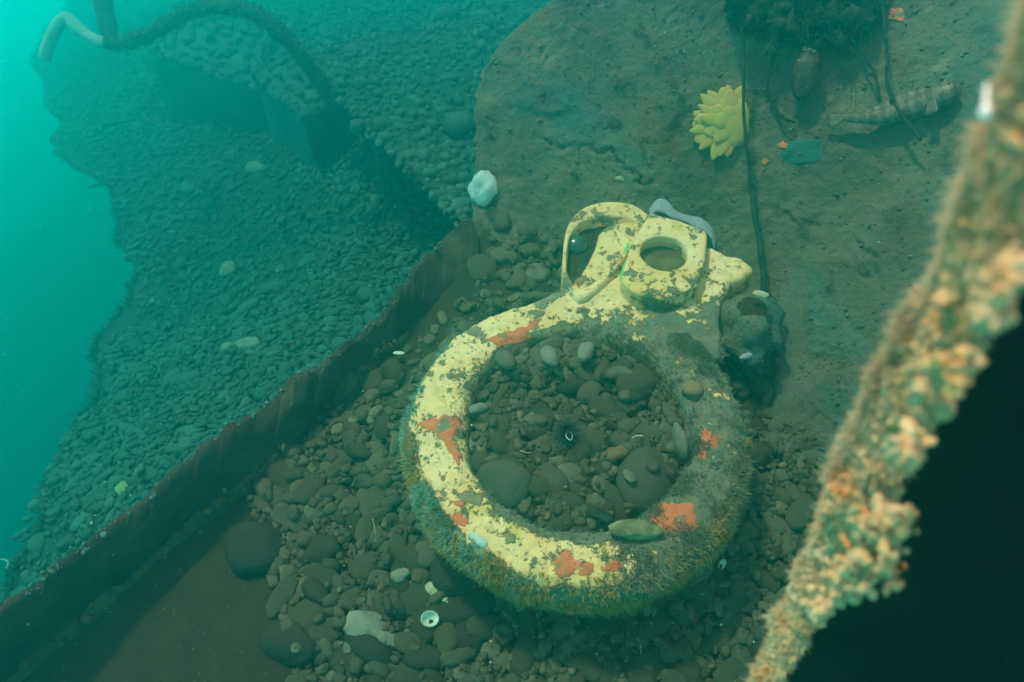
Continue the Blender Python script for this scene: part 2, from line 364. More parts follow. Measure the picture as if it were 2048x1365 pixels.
def wall_z(x, y):
    h = wall_c(x, y); P = xyz(x, y, h)
    Q = P+.05*fbm(P, 3, 2, 77)[..., None]
    cr = np.minimum(np.abs(vnoise(Q*np.array([2.1, 2.1, 4.5]), 41)), .07)/.07      # cracked silt crust
    return h+.016*fbm(P, 3.5, 3, 21)+.008*fbm(P, 17, 5, 31, .62)-.010*(1-cr)*(vnoise(P*5, 90) > -.05)
def bed_z(x, y):
    x = np.asarray(x, float)
    return -.50+.03*(y-1.5)+.34*np.minimum(0, x+.55)+.07*fbm(xyz(x, y), .9, 3, 51) + .02*fbm(xyz(x, y), 5, 3, 61)

# ------------------------------------------------------------------ deep sea floor far below, open water on the left
gx = np.linspace(-5, 5.8, 120)
gy = np.linspace(-2.8, 12.3, 120)
GX, GY = np.meshgrid(gx, gy)
Pd = xyz(GX, GY, -1.3-3.4*sstep(-1.5, -4.3, GX)-.5*sstep(3, 8, GY)+.22*fbm(xyz(GX, GY), .5, 4, 71)+.05*fbm(xyz(GX, GY), 2.5, 3, 72))
make('seabed', Pd.reshape(-1, 3), gridfaces(*GX.shape), M_SEABED, kind='structure')

# ------------------------------------------------------------------ outer gravel bank with its broken left edge
BL = spline([(-60, 1700), (-40, 1365), (20, 1180), (85, 1040), (120, 930), (150, 860), (200, 800), (205, 740), (195, 690), (235, 640), (262, 590), (275, 530), (240, 480), (232, 420), (215, 370), (150, 335), (112, 305), (128, 262), (95, 215), (88, 170), (70, 120), (90, 60), (140, 10), (170, -60)], 240)
vs = np.concatenate([np.linspace(-60, 1365, 230)])
uL = np.interp(vs, BL[::-1, 1], BL[::-1, 0]); uL = uL+7*fbm(xyz(vs*0, vs/40), 1, 3, 5)+4*fbm(xyz(vs*0, vs/9), 1, 2, 9)
vv = vs[:, None]; ss = np.linspace(0, 1, 150)[None, :]
uu = uL[:, None]+(1350-uL[:, None])*ss
Pb = on_height(uu, np.broadcast_to(vv, uu.shape), bed_z)
# the bank's flank: falls away beneath the lip
flank = []
for k, (dz, dx) in enumerate([(-.04, .02), (-.12, .10), (-.3, .25), (-.6, .4), (-1.2, .5)]):
    q = Pb[:, 0]+np.array([dx, 0, dz]); q = q+.04*(k > 0)*np.stack([fbm(q, 4, 3, 5), fbm(q, 4, 3, 6), 0*q[:, 0]], 1); flank.append(q)
Pb2 = np.concatenate([np.stack(flank[::-1], 1), Pb], 1)
make('gravel_bank', Pb2.reshape(-1, 3), gridfaces(*Pb2.shape[:2]), M_GRITF, kind='structure')
BANK = bpy.data.objects['gravel_bank']
BANK_EDGE = Pb[:, 0]

# ------------------------------------------------------------------ inner floor: silt, sand, grit
xs = np.linspace(-1.3, 1.1, 260); ys = np.linspace(.1, 1.75, 200); GX, GY = np.meshgrid(xs, ys)
gw_line = np.array([(-420, 1530), (0, 1203), (180, 1072), (330, 962), (470, 862), (600, 770), (690, 715), (770, 645), (830, 585), (870, 540), (910, 505), (950, 475)])
GWt = on_z(spline(gw_line, 120)[:, 0], spline(gw_line, 120)[:, 1], .065)
GWt[:, 2] += np.linspace(-.03, .06, 120)
ridge_px = spline([(-420, 1640), (-60, 1420), (60, 1330), (200, 1215), (300, 1120), (385, 1060), (450, 1015), (520, 960), (575, 900), (625, 845), (700, 770), (790, 690), (870, 620), (950, 560)], 120)
RG = on_height(ridge_px[:, 0], ridge_px[:, 1], floor_z)
def left_of_gunwale(x, y):
    yg = np.interp(x, RG[:, 0], RG[:, 1])+np.maximum(np.asarray(x)-RG[-1, 0], 0)*4; return y-yg
mz = mound_z(GX, GY)
keep = left_of_gunwale(GX, GY) < .10
F = gridfaces(*GX.shape); kk = keep.ravel()[F].all(1)
FLOOR = make('silt_floor', xyz(GX, GY, mz).reshape(-1, 3), F[kk], M_SAND, kind='structure')

# ------------------------------------------------------------------ gunwale: torn hull plate standing between bank and hold
n = 420
t = np.linspace(0, 1, n)
def resample(P, n):
    s = np.concatenate([[0], np.cumsum(np.linalg.norm(np.diff(P, axis=0), axis=1))]); q = np.linspace(0, s[-1], n)
    return np.stack([np.interp(q, s, P[:, k]) for k in range(3)], 1)
Tt = resample(GWt, n); Rr = resample(RG, n)
Tt[:, 2] += .010*fbm(xyz(t*30, t*0), 1, 4, 3); Tt[:, :2] += .006*fbm(xyz(t*60, t*0), 1, 3, 4)[:, None]
outv = np.array([-.62, .78, 0]); th = .016
rows = [Tt+outv*.10+np.array([0, 0, -.75]), Tt+outv*.06+np.array([0, 0, -.35]), Tt+outv*(th+.02)+np.array([0, 0, -.10]), Tt+outv*th+np.array([0, 0, -.006]), Tt+outv*th*.7, Tt+outv*.3*th, Tt-np.array([0, 0, .004])]
for s in np.linspace(.06, 1, 26):
    p = Tt*(1-s)+(Rr+np.array([0, 0, -.02]))*s
    p = p+np.array([.5, -.5, .45])*(.02*math.sin(s*3.1)-.0)   # belly of the plate
    p = p+.010*fbm(p*np.array([1, 1, 1.]), 9, 5, 11)[:, None]*np.array([.6, -.6, .6])*min(1, s*4)
    rows.append(p)
G = np.stack(rows, 0)
gun = empty('hull_gunwale', Tt[n//2], 'long dark rusted hull plate standing diagonally between gravel bank and sand', 'hull plate')
def child(o, p):
    o.parent = p; o.matrix_parent_inverse = p.matrix_world.inverted(); return o
bpy.context.view_layer.update()
child(make('plate', G.reshape(-1, 3), gridfaces(*G.shape[:2]), M_RUST), gun)
# crust beads along the torn lip, coloured pale to paint its lit rim
eb = Bag(); 
for k in range(700):
    i = RNG.integers(0, n); p = Tt[i]+outv*RNG.uniform(-.05, 1.1)*th+np.array([0, 0, RNG.uniform(-.004, .002)])+RNG.normal(0, .0015, 3)
    V, Fi = ico(1); V = V*(RNG.uniform(.5, 1.8, 3)*.0014*RNG.lognormal(0, .5)); eb.add(V+p, Fi)
child(eb.make('lit_rim_crust', M_EDGE, kind='stuff'), gun)
GUN_TOP = Tt+outv*th*.6
# stringer ridge along the foot of the plate
def ridge(seg0, seg1, w, h, name, parent, m):
    P = resample(Rr[int(seg0*n):int(seg1*n)], 160); T = np.gradient(P, axis=0); T /= np.linalg.norm(T, axis=1, keepdims=True)
    side = np.cross(T, [0, 0, 1]); s = np.linspace(0, 1, 160); env = np.sin(np.clip(s, .02, .98)*math.pi)**.5
    R = []
    for a in np.linspace(-1, 1, 18):
        q = P+side*(a*w*env*(1+.5*fbm(xyz(s*6, a), 1, 3, 2)))[:, None]+np.array([0, 0, 1])*((h*env*(1-abs(a)**1.7)*(1+.6*fbm(xyz(s*9, a*1.0), 1, 3, 6)))-.006*abs(a))[:, None]
        q = q+.011*fbm(q, 22, 5, 7, .6)[:, None]; R.append(q)
    R = np.stack(R, 0); return child(make(name, R.reshape(-1, 3), gridfaces(*R.shape[:2])[:, ::-1], m), parent)
ridge(.02, .66, .017, .034, 'stringer', gun, M_RIDGE)
ridge(.60, .86, .016, .022, 'stringer', gun, M_RIDGE)

rf = Bag(); Vr, Fr = ico(1)
for k in range(900):
    i = int(RNG.uniform(.03, .84)*n); p = Rr[i]+np.array([.6, -.6, 0])*RNG.normal(0, .010)+np.array([0, 0, RNG.uniform(.0, .030)])
    rf.add(Vr*RNG.uniform(.4, 1.7, 3)*.0036*RNG.lognormal(0, .45)+p, Fr)
child(rf.make('rust_flakes', M_RIDGE, kind='stuff'), gun)
child(tufts(Rr[20:350]+np.array([0, 0, .020]), np.tile([.2, -.2, 1.], (330, 1)), 900, .008, .0008, M_TURFO, 'ridge_growth', None, blades=4, spread=1.2), gun) if False else None
# ------------------------------------------------------------------ back wall of the wreck
wl = spline([(900, 760), (928, 640), (936, 560), (943, 480), (948, 420), (955, 330), (953, 250), (957, 190), (975, 130), (1010, 80), (1060, 35), (1110, 0), (1180, -60), (1300, -160), (1400, -300)], 120)
vs = np.concatenate([np.linspace(-260, 1365, 420)])
uL = np.interp(vs, wl[::-1, 1], wl[::-1, 0]); uL[vs > 760] = 900+(vs[vs > 760]-760)*.8
uL = uL+3*fbm(xyz(vs*0, vs/14), 1, 3, 9)
ss = np.linspace(0, 1, 420)[None, :]**1.0
uu = uL[:, None]+(2350-uL[:, None])*ss
Pw = on_height(uu, np.broadcast_to(vs[:, None], uu.shape), wall_z, tmax=6, coarse=wall_c)
Nw = gridnormals(Pw)
if (Nw[200, 200]@(CV-Pw[200, 200])) < 0: Nw = -Nw
VV = np.broadcast_to(vs[:, None], uu.shape); jx = 14*fbm(xyz(uu/34, VV/34), 1, 4, 15, .65); jy = 14*fbm(xyz(uu/34, VV/34), 1, 4, 16, .65)
for pts, wd, dp in [([(985, 235), (1060, 262), (1120, 285), (1180, 298), (1240, 320), (1290, 358), (1340, 368), (1400, 350)], 6, .014), ([(1240, 320), (1262, 290), (1330, 292)], 5, .008), ([(1290, 358), (1340, 400), (1390, 404)], 5, .008), ([(1520, 425), (1600, 440), (1670, 470), (1740, 505), (1830, 530)], 6, .012), ([(1600, 500), (1680, 520), (1740, 560)], 5, .009), ([(1560, 700), (1620, 686), (1690, 702)], 5, .009), ([(1000, 130), (1080, 150), (1150, 190)], 5, .006)]:
    c_ = spline(pts, 60); dd = np.full(uu.shape, 1e9)
    for (a1, b1) in c_: dd = np.minimum(dd, (uu+jx-a1)**2+(VV+jy-b1)**2)
    k_ = np.clip(.45+1.1*fbm(xyz(uu/60, VV/60), 1, 3, 19), 0, 1.2)
    Pw = Pw-Nw*(.62*dp*k_*np.exp(-dd/(wd*wd*.45)))[..., None]+Nw*(.22*dp*k_*np.exp(-(np.sqrt(dd)-2.2*wd)**2/(2*wd)**2))[..., None]
if (Nw[200, 200]@(CV-Pw[200, 200])) < 0: Nw = -Nw
edge = Pw[:, :1]
Pw2 = np.concatenate([edge-Nw[:, :1]*.30+np.array([.12, .05, 0]), edge-Nw[:, :1]*.035+np.array([.01, 0, 0]), edge-Nw[:, :1]*.02-np.array([.006, 0, 0]), edge-Nw[:, :1]*.008-np.array([.004, 0, 0]), Pw], 1)
wall = empty('hull_wall', Pw[230, 100], 'silt covered curved steel wall of the wreck rising behind the yellow ring', 'hull wall')
bpy.context.view_layer.update()
child(make('plate', Pw2.reshape(-1, 3), gridfaces(*Pw2.shape[:2]), M_HULL), wall)

# ------------------------------------------------------------------ stones
def stone_shapes(sub, nvar, seed):
    V0, F0 = ico(sub); out = []
    for k in range(nvar):
        V = V0*(1+(.16+.10*(k % 3))*fbm(V0, 1.1, 2, seed+k)[:, None]); V = np.sign(V)*np.abs(V)**(.94 if k % 2 else .84)
        if sub > 1: V = V*(1+.05*fbm(V0, 4.5, 3, seed+k+50)[:, None])
        out.append(V)
    return out, F0
def pack(cands, base, sizes, res, bounds, seed=1, lift=.35, forced=()):
    x0, x1, y0, y1 = bounds; nx = int((x1-x0)/res); ny = int((y1-y0)/res); r = np.random.default_rng(seed)
    HX, HY = np.meshgrid(x0+(np.arange(nx)+.5)*res, y0+(np.arange(ny)+.5)*res); B = base(HX, HY); H = B.copy(); outl = []; fz = []
    it = iter(cands)
    jobs = [(f, None, k) for k, f in enumerate(forced) if f[2] > .019]+[(None, q, 0) for q in sizes]+[(f, None, k) for k, f in enumerate(forced) if f[2] <= .019]; fz = {}
    for f, q_, kf in jobs:
        if f is not None: x, y, a, b, c, yaw = f; lim = 1
        else:
            s, lim = q_
            try: x, y = next(it)
            except StopIteration: break
            a = s*r.uniform(.95, 1.5); b = s*r.uniform(.65, 1.0); c = s*r.uniform(.42, .72); yaw = r.uniform(0, math.pi)
        i = int((x-x0)/res); j = int((y-y0)/res); w = int(a/res)+1
        if i-w < 0 or j-w < 0 or i+w >= nx or j+w >= ny: continue
        if H[j, i]-B[j, i] > lim: continue
        sl = (slice(j-w, j+w+1), slice(i-w, i+w+1)); dx = HX[sl]-x; dy = HY[sl]-y; cc, sn = math.cos(yaw), math.sin(yaw)
        q = ((dx*cc+dy*sn)/a)**2+((-dx*sn+dy*cc)/b)**2; core = q < .35; ins = q < 1
        if not core.any(): continue
        Hs = H[sl]; z = Hs[core].mean()+c*lift
        gx = (Hs[:, -1].mean()-Hs[:, 0].mean())/(2*w*res); gy = (Hs[-1].mean()-Hs[0].mean())/(2*w*res)
        H[sl] = np.where(ins, np.maximum(Hs, z+c*np.sqrt(np.clip(1-q, 0, 1))), Hs)
        rec = (x, y, z, a, b, c, yaw, min(max(gy, -.5), .5)+r.normal(0, .16), min(max(-gx, -.5), .5)+r.normal(0, .16))
        if f is not None: fz[kf] = rec
        else: outl.append(rec)
    return np.array(outl), [fz.get(k) for k in range(len(forced))]
def rotm(yaw, tx, ty):
    return np.array(Matrix.Rotation(tx, 3, 'X') @ Matrix.Rotation(ty, 3, 'Y') @ Matrix.Rotation(yaw, 3, 'Z'))
TINY = np.array([[1, 0, 0], [-1, 0, 0], [0, 1, 0], [0, -1, 0], [0, 0, 1], [0, 0, -1.]])*1.15; F_TINY = np.array([[0, 2, 4], [2, 1, 4], [1, 3, 4], [3, 0, 4], [2, 0, 5], [1, 2, 5], [3, 1, 5], [0, 3, 5]])
def bed(st, shapes, F0, name, m, parent, n_ind, shapes_lo=None, F_lo=None):
    P = st[:, :3]; u, v, d = proj(P); size = st[:, 3]/d*FP
    inview = (u > -60) & (u < 2110) & (v > -60) & (v < 1590) & (d > 0)
    st = st[inview]; size = size[inview]; order = np.argsort(-size); data = []
    ms = []
    for k, V in enumerate(shapes):
        o = make(name, V, F0, m); ms.append(o.data); bpy.data.objects.remove(o)
    bag = Bag()
    for rank, i in enumerate(order):
        x, y, z, a, b, c, yaw, tx, ty = st[i]; R = rotm(yaw, tx, ty)
        if rank < n_ind:
            o = bpy.data.objects.new(name, ms[i % len(ms)]); COL.objects.link(o); o.parent = parent
            Mx = Matrix(R.tolist()).to_4x4() @ Matrix.Diagonal((a, b, c, 1)); Mx.translation = (x, y, z); o.matrix_local = Mx
        else:
            if size[i] < 6: bag.add((TINY*[a, b, c])@R.T+[x, y, z], F_TINY)
            elif shapes_lo is not None and size[i] < 26: bag.add((shapes_lo[i % len(shapes_lo)]*[a, b, c])@R.T+[x, y, z], F_lo)
            else: bag.add((shapes[i % len(shapes)]*[a, b, c])@R.T+[x, y, z], F0)
    if bag.n: bag.make(name+'_gravel', m, parent=parent, kind='stuff')
    return st
sh2, F2 = stone_shapes(2, 9, 100); sh1, F1 = stone_shapes(1, 9, 300); sh3, F3 = stone_shapes(3, 9, 500)

# inner pebbles, hand-placed first, then the packed rest
SAND_PX = [(-100, 1500), (0, 1330), (250, 1170), (430, 1040), (500, 1000), (525, 1080), (545, 1180), (560, 1250), (590, 1365), (600, 1500)]
def inpoly(u, v, poly):
    c = np.zeros(np.shape(u), bool); n = len(poly)
    for i in range(n):
        x1, y1 = poly[i]; x2, y2 = poly[(i+1) % n]
        c ^= ((y1 > v) != (y2 > v)) & (u < (x2-x1)*(v-y1)/(y2-y1+1e-9)+x1)
    return c
def cand_inner(r, n=60000):
    x = r.uniform(-.62, .75, n); y = r.uniform(.24, 1.62, n); z = floor_c(x, y); u, v, d = proj(xyz(x, y, z)); q = np.hypot(x-RC[0], y-RC[1])
    ok = (left_of_gunwale(x, y) < -.03) & (u < 1900) & (v < 1580) & ~inpoly(u, v, SAND_PX) & (wall_c(x, y) < z+.11)
    ok &= ~((q > .21) & (q < .285) & (y > RC[1])) & ~((q > .2) & (v < 860) & (r.random(n) < .80))
    return list(zip(x[ok], y[ok]))
rr_ = np.random.default_rng(3)
sizes = [(rr_.uniform(.026, .038), .004) for _ in range(70)]+[(rr_.uniform(.017, .027), .008) for _ in range(1100)]+[(rr_.uniform(.010, .017), .010) for _ in range(3600)]+[(rr_.uniform(.005, .009), .014) for _ in range(6000)]+[(rr_.uniform(.003, .005), .02) for _ in range(2500)]+[(rr_.uniform(.008, .014), .05) for _ in range(160)]
def forced_px(lst, f):
    out = []
    for (u, v, ru, rv, rot, *_) in lst:
        P = on_height(np.array([float(u)]), np.array([float(v)]), f)[0]; d = (P-CV)@FV
        a = ru/FP*d; b = rv/FP*d*1.25
        out.append((P[0], P[1], max(a, b)*1.0, min(a, b), min(a, b)*.66, math.radians(rot) if a >= b else math.radians(rot+90)))
    return out
STONES_IN = [
 (515, 1100, 56, 44, 0, 'large smooth dark stone at the edge of the bare sand patch', 'dark'),
 (575, 1292, 44, 46, 80, 'rounded dark green stone lying on the sand below the large smooth one', 'dark'),
 (735, 1258, 36, 44, 70, 'large whitish speckled stone left of the open shell', 'pale'),
 (745, 1300, 26, 46, 60, 'dark upright stone leaning over the foot of the whitish stone', 'dark'),
 (788, 1285, 17, 24, 80, 'small pale grey stone right of the large whitish stone', 'pale'),
 (800, 1164, 13, 16, 90, 'small pale egg shaped stone left of the pointed spiral shell', 'pale'),
 (728, 1136, 32, 26, 10, 'blocky brown stone with silted top in the left pebble field', 'brown'),
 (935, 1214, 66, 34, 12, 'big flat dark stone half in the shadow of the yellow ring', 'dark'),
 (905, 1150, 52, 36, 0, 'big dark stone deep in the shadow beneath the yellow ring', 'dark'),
 (935, 1282, 34, 30, 0, 'square dark green stone below the half shaded flat stone', 'dark'),
 (1285, 962, 60, 50, 0, 'biggest round grey green stone inside the yellow ring', 'grey'),
 (1105, 972, 46, 27, -38, 'tan oval stone tilted in the lower middle of the ring', 'brown'),
 (1180, 886, 34, 40, 80, 'round olive stone beside the dark fan worm inside the ring', 'grey'),
 (1228, 912, 36, 18, 15, 'small orange brown stone in the ring right of the fan worm', 'tan'),
 (1296, 874, 44, 24, 0, 'flat grey green stone in the upper right of the ring fill', 'grey'),
 (1010, 975, 62, 42, -20, 'broad silted stone in the lower left of the ring fill', 'grey'),
 (1190, 835, 34, 14, 4, 'slim greenish stone near the middle top of the ring fill', 'grey'),
]
fst, st_f = pack(cand_inner(np.random.default_rng(11)), mound_z, sizes, .003, (-.8, .9, .16, 1.75), lift=.2, forced=forced_px(STONES_IN, mound_z)); st_in = fst
bed(st_in, sh3, F3, 'pebble', M_PEB, FLOOR, 299, sh2, F2)

def cand_outer(r, n=210000):
    y = .3+5.1*r.random(n)**1.15; x = r.uniform(-3.9, .5, n); u, v, d = proj(xyz(x, y, -.50+.03*(y-1.5)+.34*np.minimum(0, x+.55)))
    ul = np.interp(v, BL[::-1, 1], BL[::-1, 0])
    ok = (v > -80) & (v < 1380) & (u < 1020) & (u > -40) & (u > ul) & ~((u > np.interp(v, [470, 1203], [1110, 210])) & (v > 470))
    ok &= ~((fbm(xyz(x, y), 2.2, 3, 131) > .30) & (r.random(n) < .75))
    return list(zip(x[ok], y[ok]))
sizes = [(rr_.uniform(.030, .042), .005) for _ in range(25)]+[(rr_.uniform(.018, .030), .008) for _ in range(1400)]+[(rr_.uniform(.011, .018), .012) for _ in range(16000)]+[(rr_.uniform(.007, .011), .012) for _ in range(30000)]+[(rr_.uniform(.010, .018), .05) for _ in range(1200)]
STONES_OUT = [
 (488, 625, 36, 17, 14, 'largest grey oval stone high on the gravel bank', 'bank'),
 (498, 690, 26, 16, -8, 'flat pale oval stone on the bank below the largest one', 'pale'),
 (457, 701, 16, 12, 0, 'small pale stone touching the left of the flat pale oval stone', 'pale'),
 (458, 541, 18, 16, 60, 'pale angular stone in the middle of the gravel bank', 'pale'),
 (510, 340, 18, 13, 0, 'pale stone on the bank in front of the concrete block', 'pale'),
 (245, 978, 16, 14, 0, 'yellowish green stone near the torn plate edge at lower left', 'yel'),
 (370, 895, 32, 18, 20, 'wide dull stone on the near end of the gravel bank', 'bank'),
 (604, 588, 26, 12, 5, 'smooth rounded stone on the bank nearest the plate crest', 'bank'),
]
fst, st_fo = pack(cand_outer(np.random.default_rng(12)), bed_z, sizes, .0065, (-4.1, .8, .2, 5.7), seed=5, lift=.28, forced=forced_px(STONES_OUT, bed_z)); st_out = fst
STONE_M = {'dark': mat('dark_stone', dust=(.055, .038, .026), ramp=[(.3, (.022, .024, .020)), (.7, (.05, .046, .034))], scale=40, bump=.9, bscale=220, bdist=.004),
 'pale': mat('pale_stone', [(.3, (.19, .17, .13)), (.6, (.34, .31, .24))], scale=30, bump=.9, bscale=220, bdist=.004, patches=[((.16, .16, .12), 40, .56, .08, 2.)]),
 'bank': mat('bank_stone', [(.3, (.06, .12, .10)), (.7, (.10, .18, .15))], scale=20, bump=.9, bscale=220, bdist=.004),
 'grey': mat('grey_stone', dust=(.10, .072, .05), ramp=[(.3, (.06, .066, .052)), (.7, (.105, .10, .075))], scale=20, bump=.9, bscale=220, bdist=.004),
 'brown': mat('brown_stone', dust=(.10, .065, .043), ramp=[(.3, (.07, .055, .036)), (.7, (.13, .10, .062))], scale=20, bump=.9, bscale=220, bdist=.004),
 'tan': mat('tan_stone', [(.3, (.17, .095, .045)), (.7, (.25, .15, .08))], scale=20, bump=.9, bscale=220, bdist=.004),
 'yel': mat('yellow_green_stone', [(.3, (.30, .34, .14)), (.7, (.42, .44, .2))], scale=20, bump=.9, bscale=220, bdist=.004)}
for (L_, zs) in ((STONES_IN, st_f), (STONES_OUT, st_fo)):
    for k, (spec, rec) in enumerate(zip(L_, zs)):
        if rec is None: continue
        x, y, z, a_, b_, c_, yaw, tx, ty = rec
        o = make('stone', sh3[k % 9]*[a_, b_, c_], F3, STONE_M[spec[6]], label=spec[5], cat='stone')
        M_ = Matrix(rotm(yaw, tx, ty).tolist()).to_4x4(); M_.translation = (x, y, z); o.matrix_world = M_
bed(st_out, sh2, F2, 'pebble', M_PEBF, BANK, 299, sh1, F1)
print('stones', len(st_in), len(st_out))

# ------------------------------------------------------------------ ring fitting
ca = math.atan(RTILT); RM = np.array([[1, 0, 0], [0, math.cos(ca), -math.sin(ca)], [0, math.sin(ca), math.cos(ca)]])
RN = RM[:, 2]
fit = empty('mooring_fitting', RC, 'yellow painted cast metal ring with a lugged neck, furred with growth and filled with pebbles', 'metal fitting', mat3=RM)
def loc2(u, v, h=0.0):
    P = on_plane(np.asarray(u, float), np.asarray(v, float), RC+RN*h, RN)-RC; return (P@RM)[..., :2]
prof = spline([(.196, -.10), (.194, -.045), (.197, -.016), (.207, -.003), (.228, .003), (.250, .004), (.272, .002), (.290, -.006), (.301, -.026), (.303, -.062), (.292, -.094), (.268, -.112), (.235, -.112), (.196, -.095)], 60)[:-1]
a = np.linspace(0, 2*math.pi, 240, endpoint=False)
rv = np.stack([np.cos(a)[:, None]*prof[None, :, 0], np.sin(a)[:, None]*prof[None, :, 0], np.broadcast_to(prof[None, :, 1], (240, len(prof)))], -1)
F = gridfaces(241, len(prof), True); F = F % (240*len(prof))
fb = Bag(); fb.add(rv.reshape(-1, 3), F[:, ::-1])
def px_poly(pts, h=0., n=None):
    P = np.array(pts, float)
    if n:
        Q = spline(np.vstack([P, P[:1]]), n+1)[:-1]; P = Q
    return loc2(P[:, 0], P[:, 1], h)
neck = px_poly([(1010, 655), (1085, 600), (1150, 565), (1185, 515), (1205, 470), (1235, 455), (1290, 452), (1350, 470), (1430, 505), (1480, 520), (1505, 548), (1462, 572), (1445, 600), (1440, 650), (1440, 720), (1350, 700), (1200, 665), (1080, 680)], -.002, 90)
if np.sum(neck[:, 0]*np.roll(neck[:, 1], -1)-np.roll(neck[:, 0], -1)*neck[:, 1]) < 0: neck = neck[::-1]
V, Fs = prism(neck, -.05, .004, .008); fb.add(V, Fs)
body = fb.make('ring_body', M_PAINT)
md = body.modifiers.new('r', 'REMESH'); md.mode = 'VOXEL'; md.voxel_size = .004; md.use_smooth_shade = True
md = body.modifiers.new('s', 'SMOOTH'); md.factor = .6; md.iterations = 9
dg = bpy.context.evaluated_depsgraph_get(); me = bpy.data.meshes.new_from_object(body.evaluated_get(dg)); bpy.data.objects.remove(body)
co = np.empty(len(me.vertices)*3, np.float32); me.vertices.foreach_get('co', co); co = co.reshape(-1, 3)
no = np.empty(len(me.vertices)*3, np.float32); me.vertices.foreach_get('normal', no); no = no.reshape(-1, 3)
disp = .0045*fbm(co, 9, 4, 3)+.0028*fbm(co, 45, 4, 5, .6)
co2 = co+no*disp[:, None]; me.vertices.foreach_set('co', co2.astype(np.float32).ravel()); me.update()
me.polygons.foreach_set('use_smooth', np.ones(len(me.polygons), bool))
me.materials.clear(); body = link('ring', me, M_PAINT, fit)

def tufts(P, N, n, length, width, m, name, parent, r=RNG, droop=0.0, blades=4, spread=.7, kind='stuff', flow=None, wt=None, segs=2):
    """branching hydroid tufts: n clumps rooted on surface samples P with normals N"""
    idx = r.choice(len(P), n, p=wt/wt.sum() if wt is not None else None)
    p = P[idx].repeat(blades, 0); nn = N[idx].repeat(blades, 0)
    d = nn+r.normal(0, spread, p.shape)*.6; 
    if flow is not None: d = d+np.asarray(flow)
    d /= np.linalg.norm(d, axis=1, keepdims=True)
    L = (length*r.uniform(.35, 1.25, n)).repeat(blades)*r.uniform(.6, 1.1, n*blades)
    s = np.cross(d, r.normal(0, 1, p.shape)); s /= np.linalg.norm(s, axis=1, keepdims=True)
    K = segs+1; rows = []
    bend = r.normal(0, .35, p.shape)
    for k in range(K):
        f = k/segs; c = p+d*(L*f)[:, None]+bend*(L*f*f*.6)[:, None]+np.array([0, 0, -droop])*(L*f*f)[:, None]
        w = width*(1-.75*f)*np.ones(len(p)); rows += [c-s*w[:, None], c+s*w[:, None]]
    V = np.stack(rows, 1).reshape(-1, 3); nb = len(p); base = np.arange(nb)*2*K
    F = np.concatenate([np.stack([base+2*k, base+2*k+1, base+2*k+3, base+2*k+2], 1) for k in range(segs)])
    o = make(name, V, F, m, smooth=False, kind=kind)
    if parent is not None: o.parent = parent
    return o
rad = np.hypot(co2[:, 0], co2[:, 1]); ang = np.degrees(np.arctan2(co2[:, 1], co2[:, 0])); radial = (no[:, 0]*co2[:, 0]+no[:, 1]*co2[:, 1])/np.maximum(rad, 1e-6)
outer = (rad > .262) & (radial > .35) & (co2[:, 1] < .2)
left = outer & (co2[:, 0] < -.1)
near = outer & (co2[:, 1] < -.02)
right = outer & (co2[:, 0] > .1)
tufts(co2[left], no[left], 3600, .0105, .0009, M_TURFP, 'pale_turf', fit, blades=6, spread=1.0, wt=np.clip(.15+2.*fbm(co2[left], 22, 3, 5), .02, 3))
tufts(co2[near], no[near], 6500, .012, .0008, M_TURFO, 'olive_turf', fit, blades=5, spread=.7, droop=.2, wt=np.clip(.8+2.*fbm(co2[near], 22, 3, 6), .3, 3))
tufts(co2[right], no[right], 2400, .012, .0008, M_TURF, 'grey_turf', fit, blades=5, spread=1.0, wt=np.clip(.15+2.2*fbm(co2[right], 20, 3, 8), .02, 3))
topm = (no[:, 2] > .4) & (rad < .30) & ((co2[:, 0] > -.02)) & (co2[:, 1] < .2) & (rad > .19)
inn = (radial < .2) & (rad < .225) & (rad > .18)
wt = (np.clip((co2[topm][:, 0]-.02)*4, 0, 1)+.02)*np.clip(.25+2.4*fbm(co2[topm], 24, 4, 9), .03, 3)
tufts(co2[topm], no[topm], 6500, .0055, .0007, M_TURF, 'silt_turf', fit, blades=5, wt=wt)
tufts(co2[inn], no[inn]*.5+np.array([0, 0, .5]), 3500, .007, .0008, M_TURF, 'inner_turf', fit, blades=4)

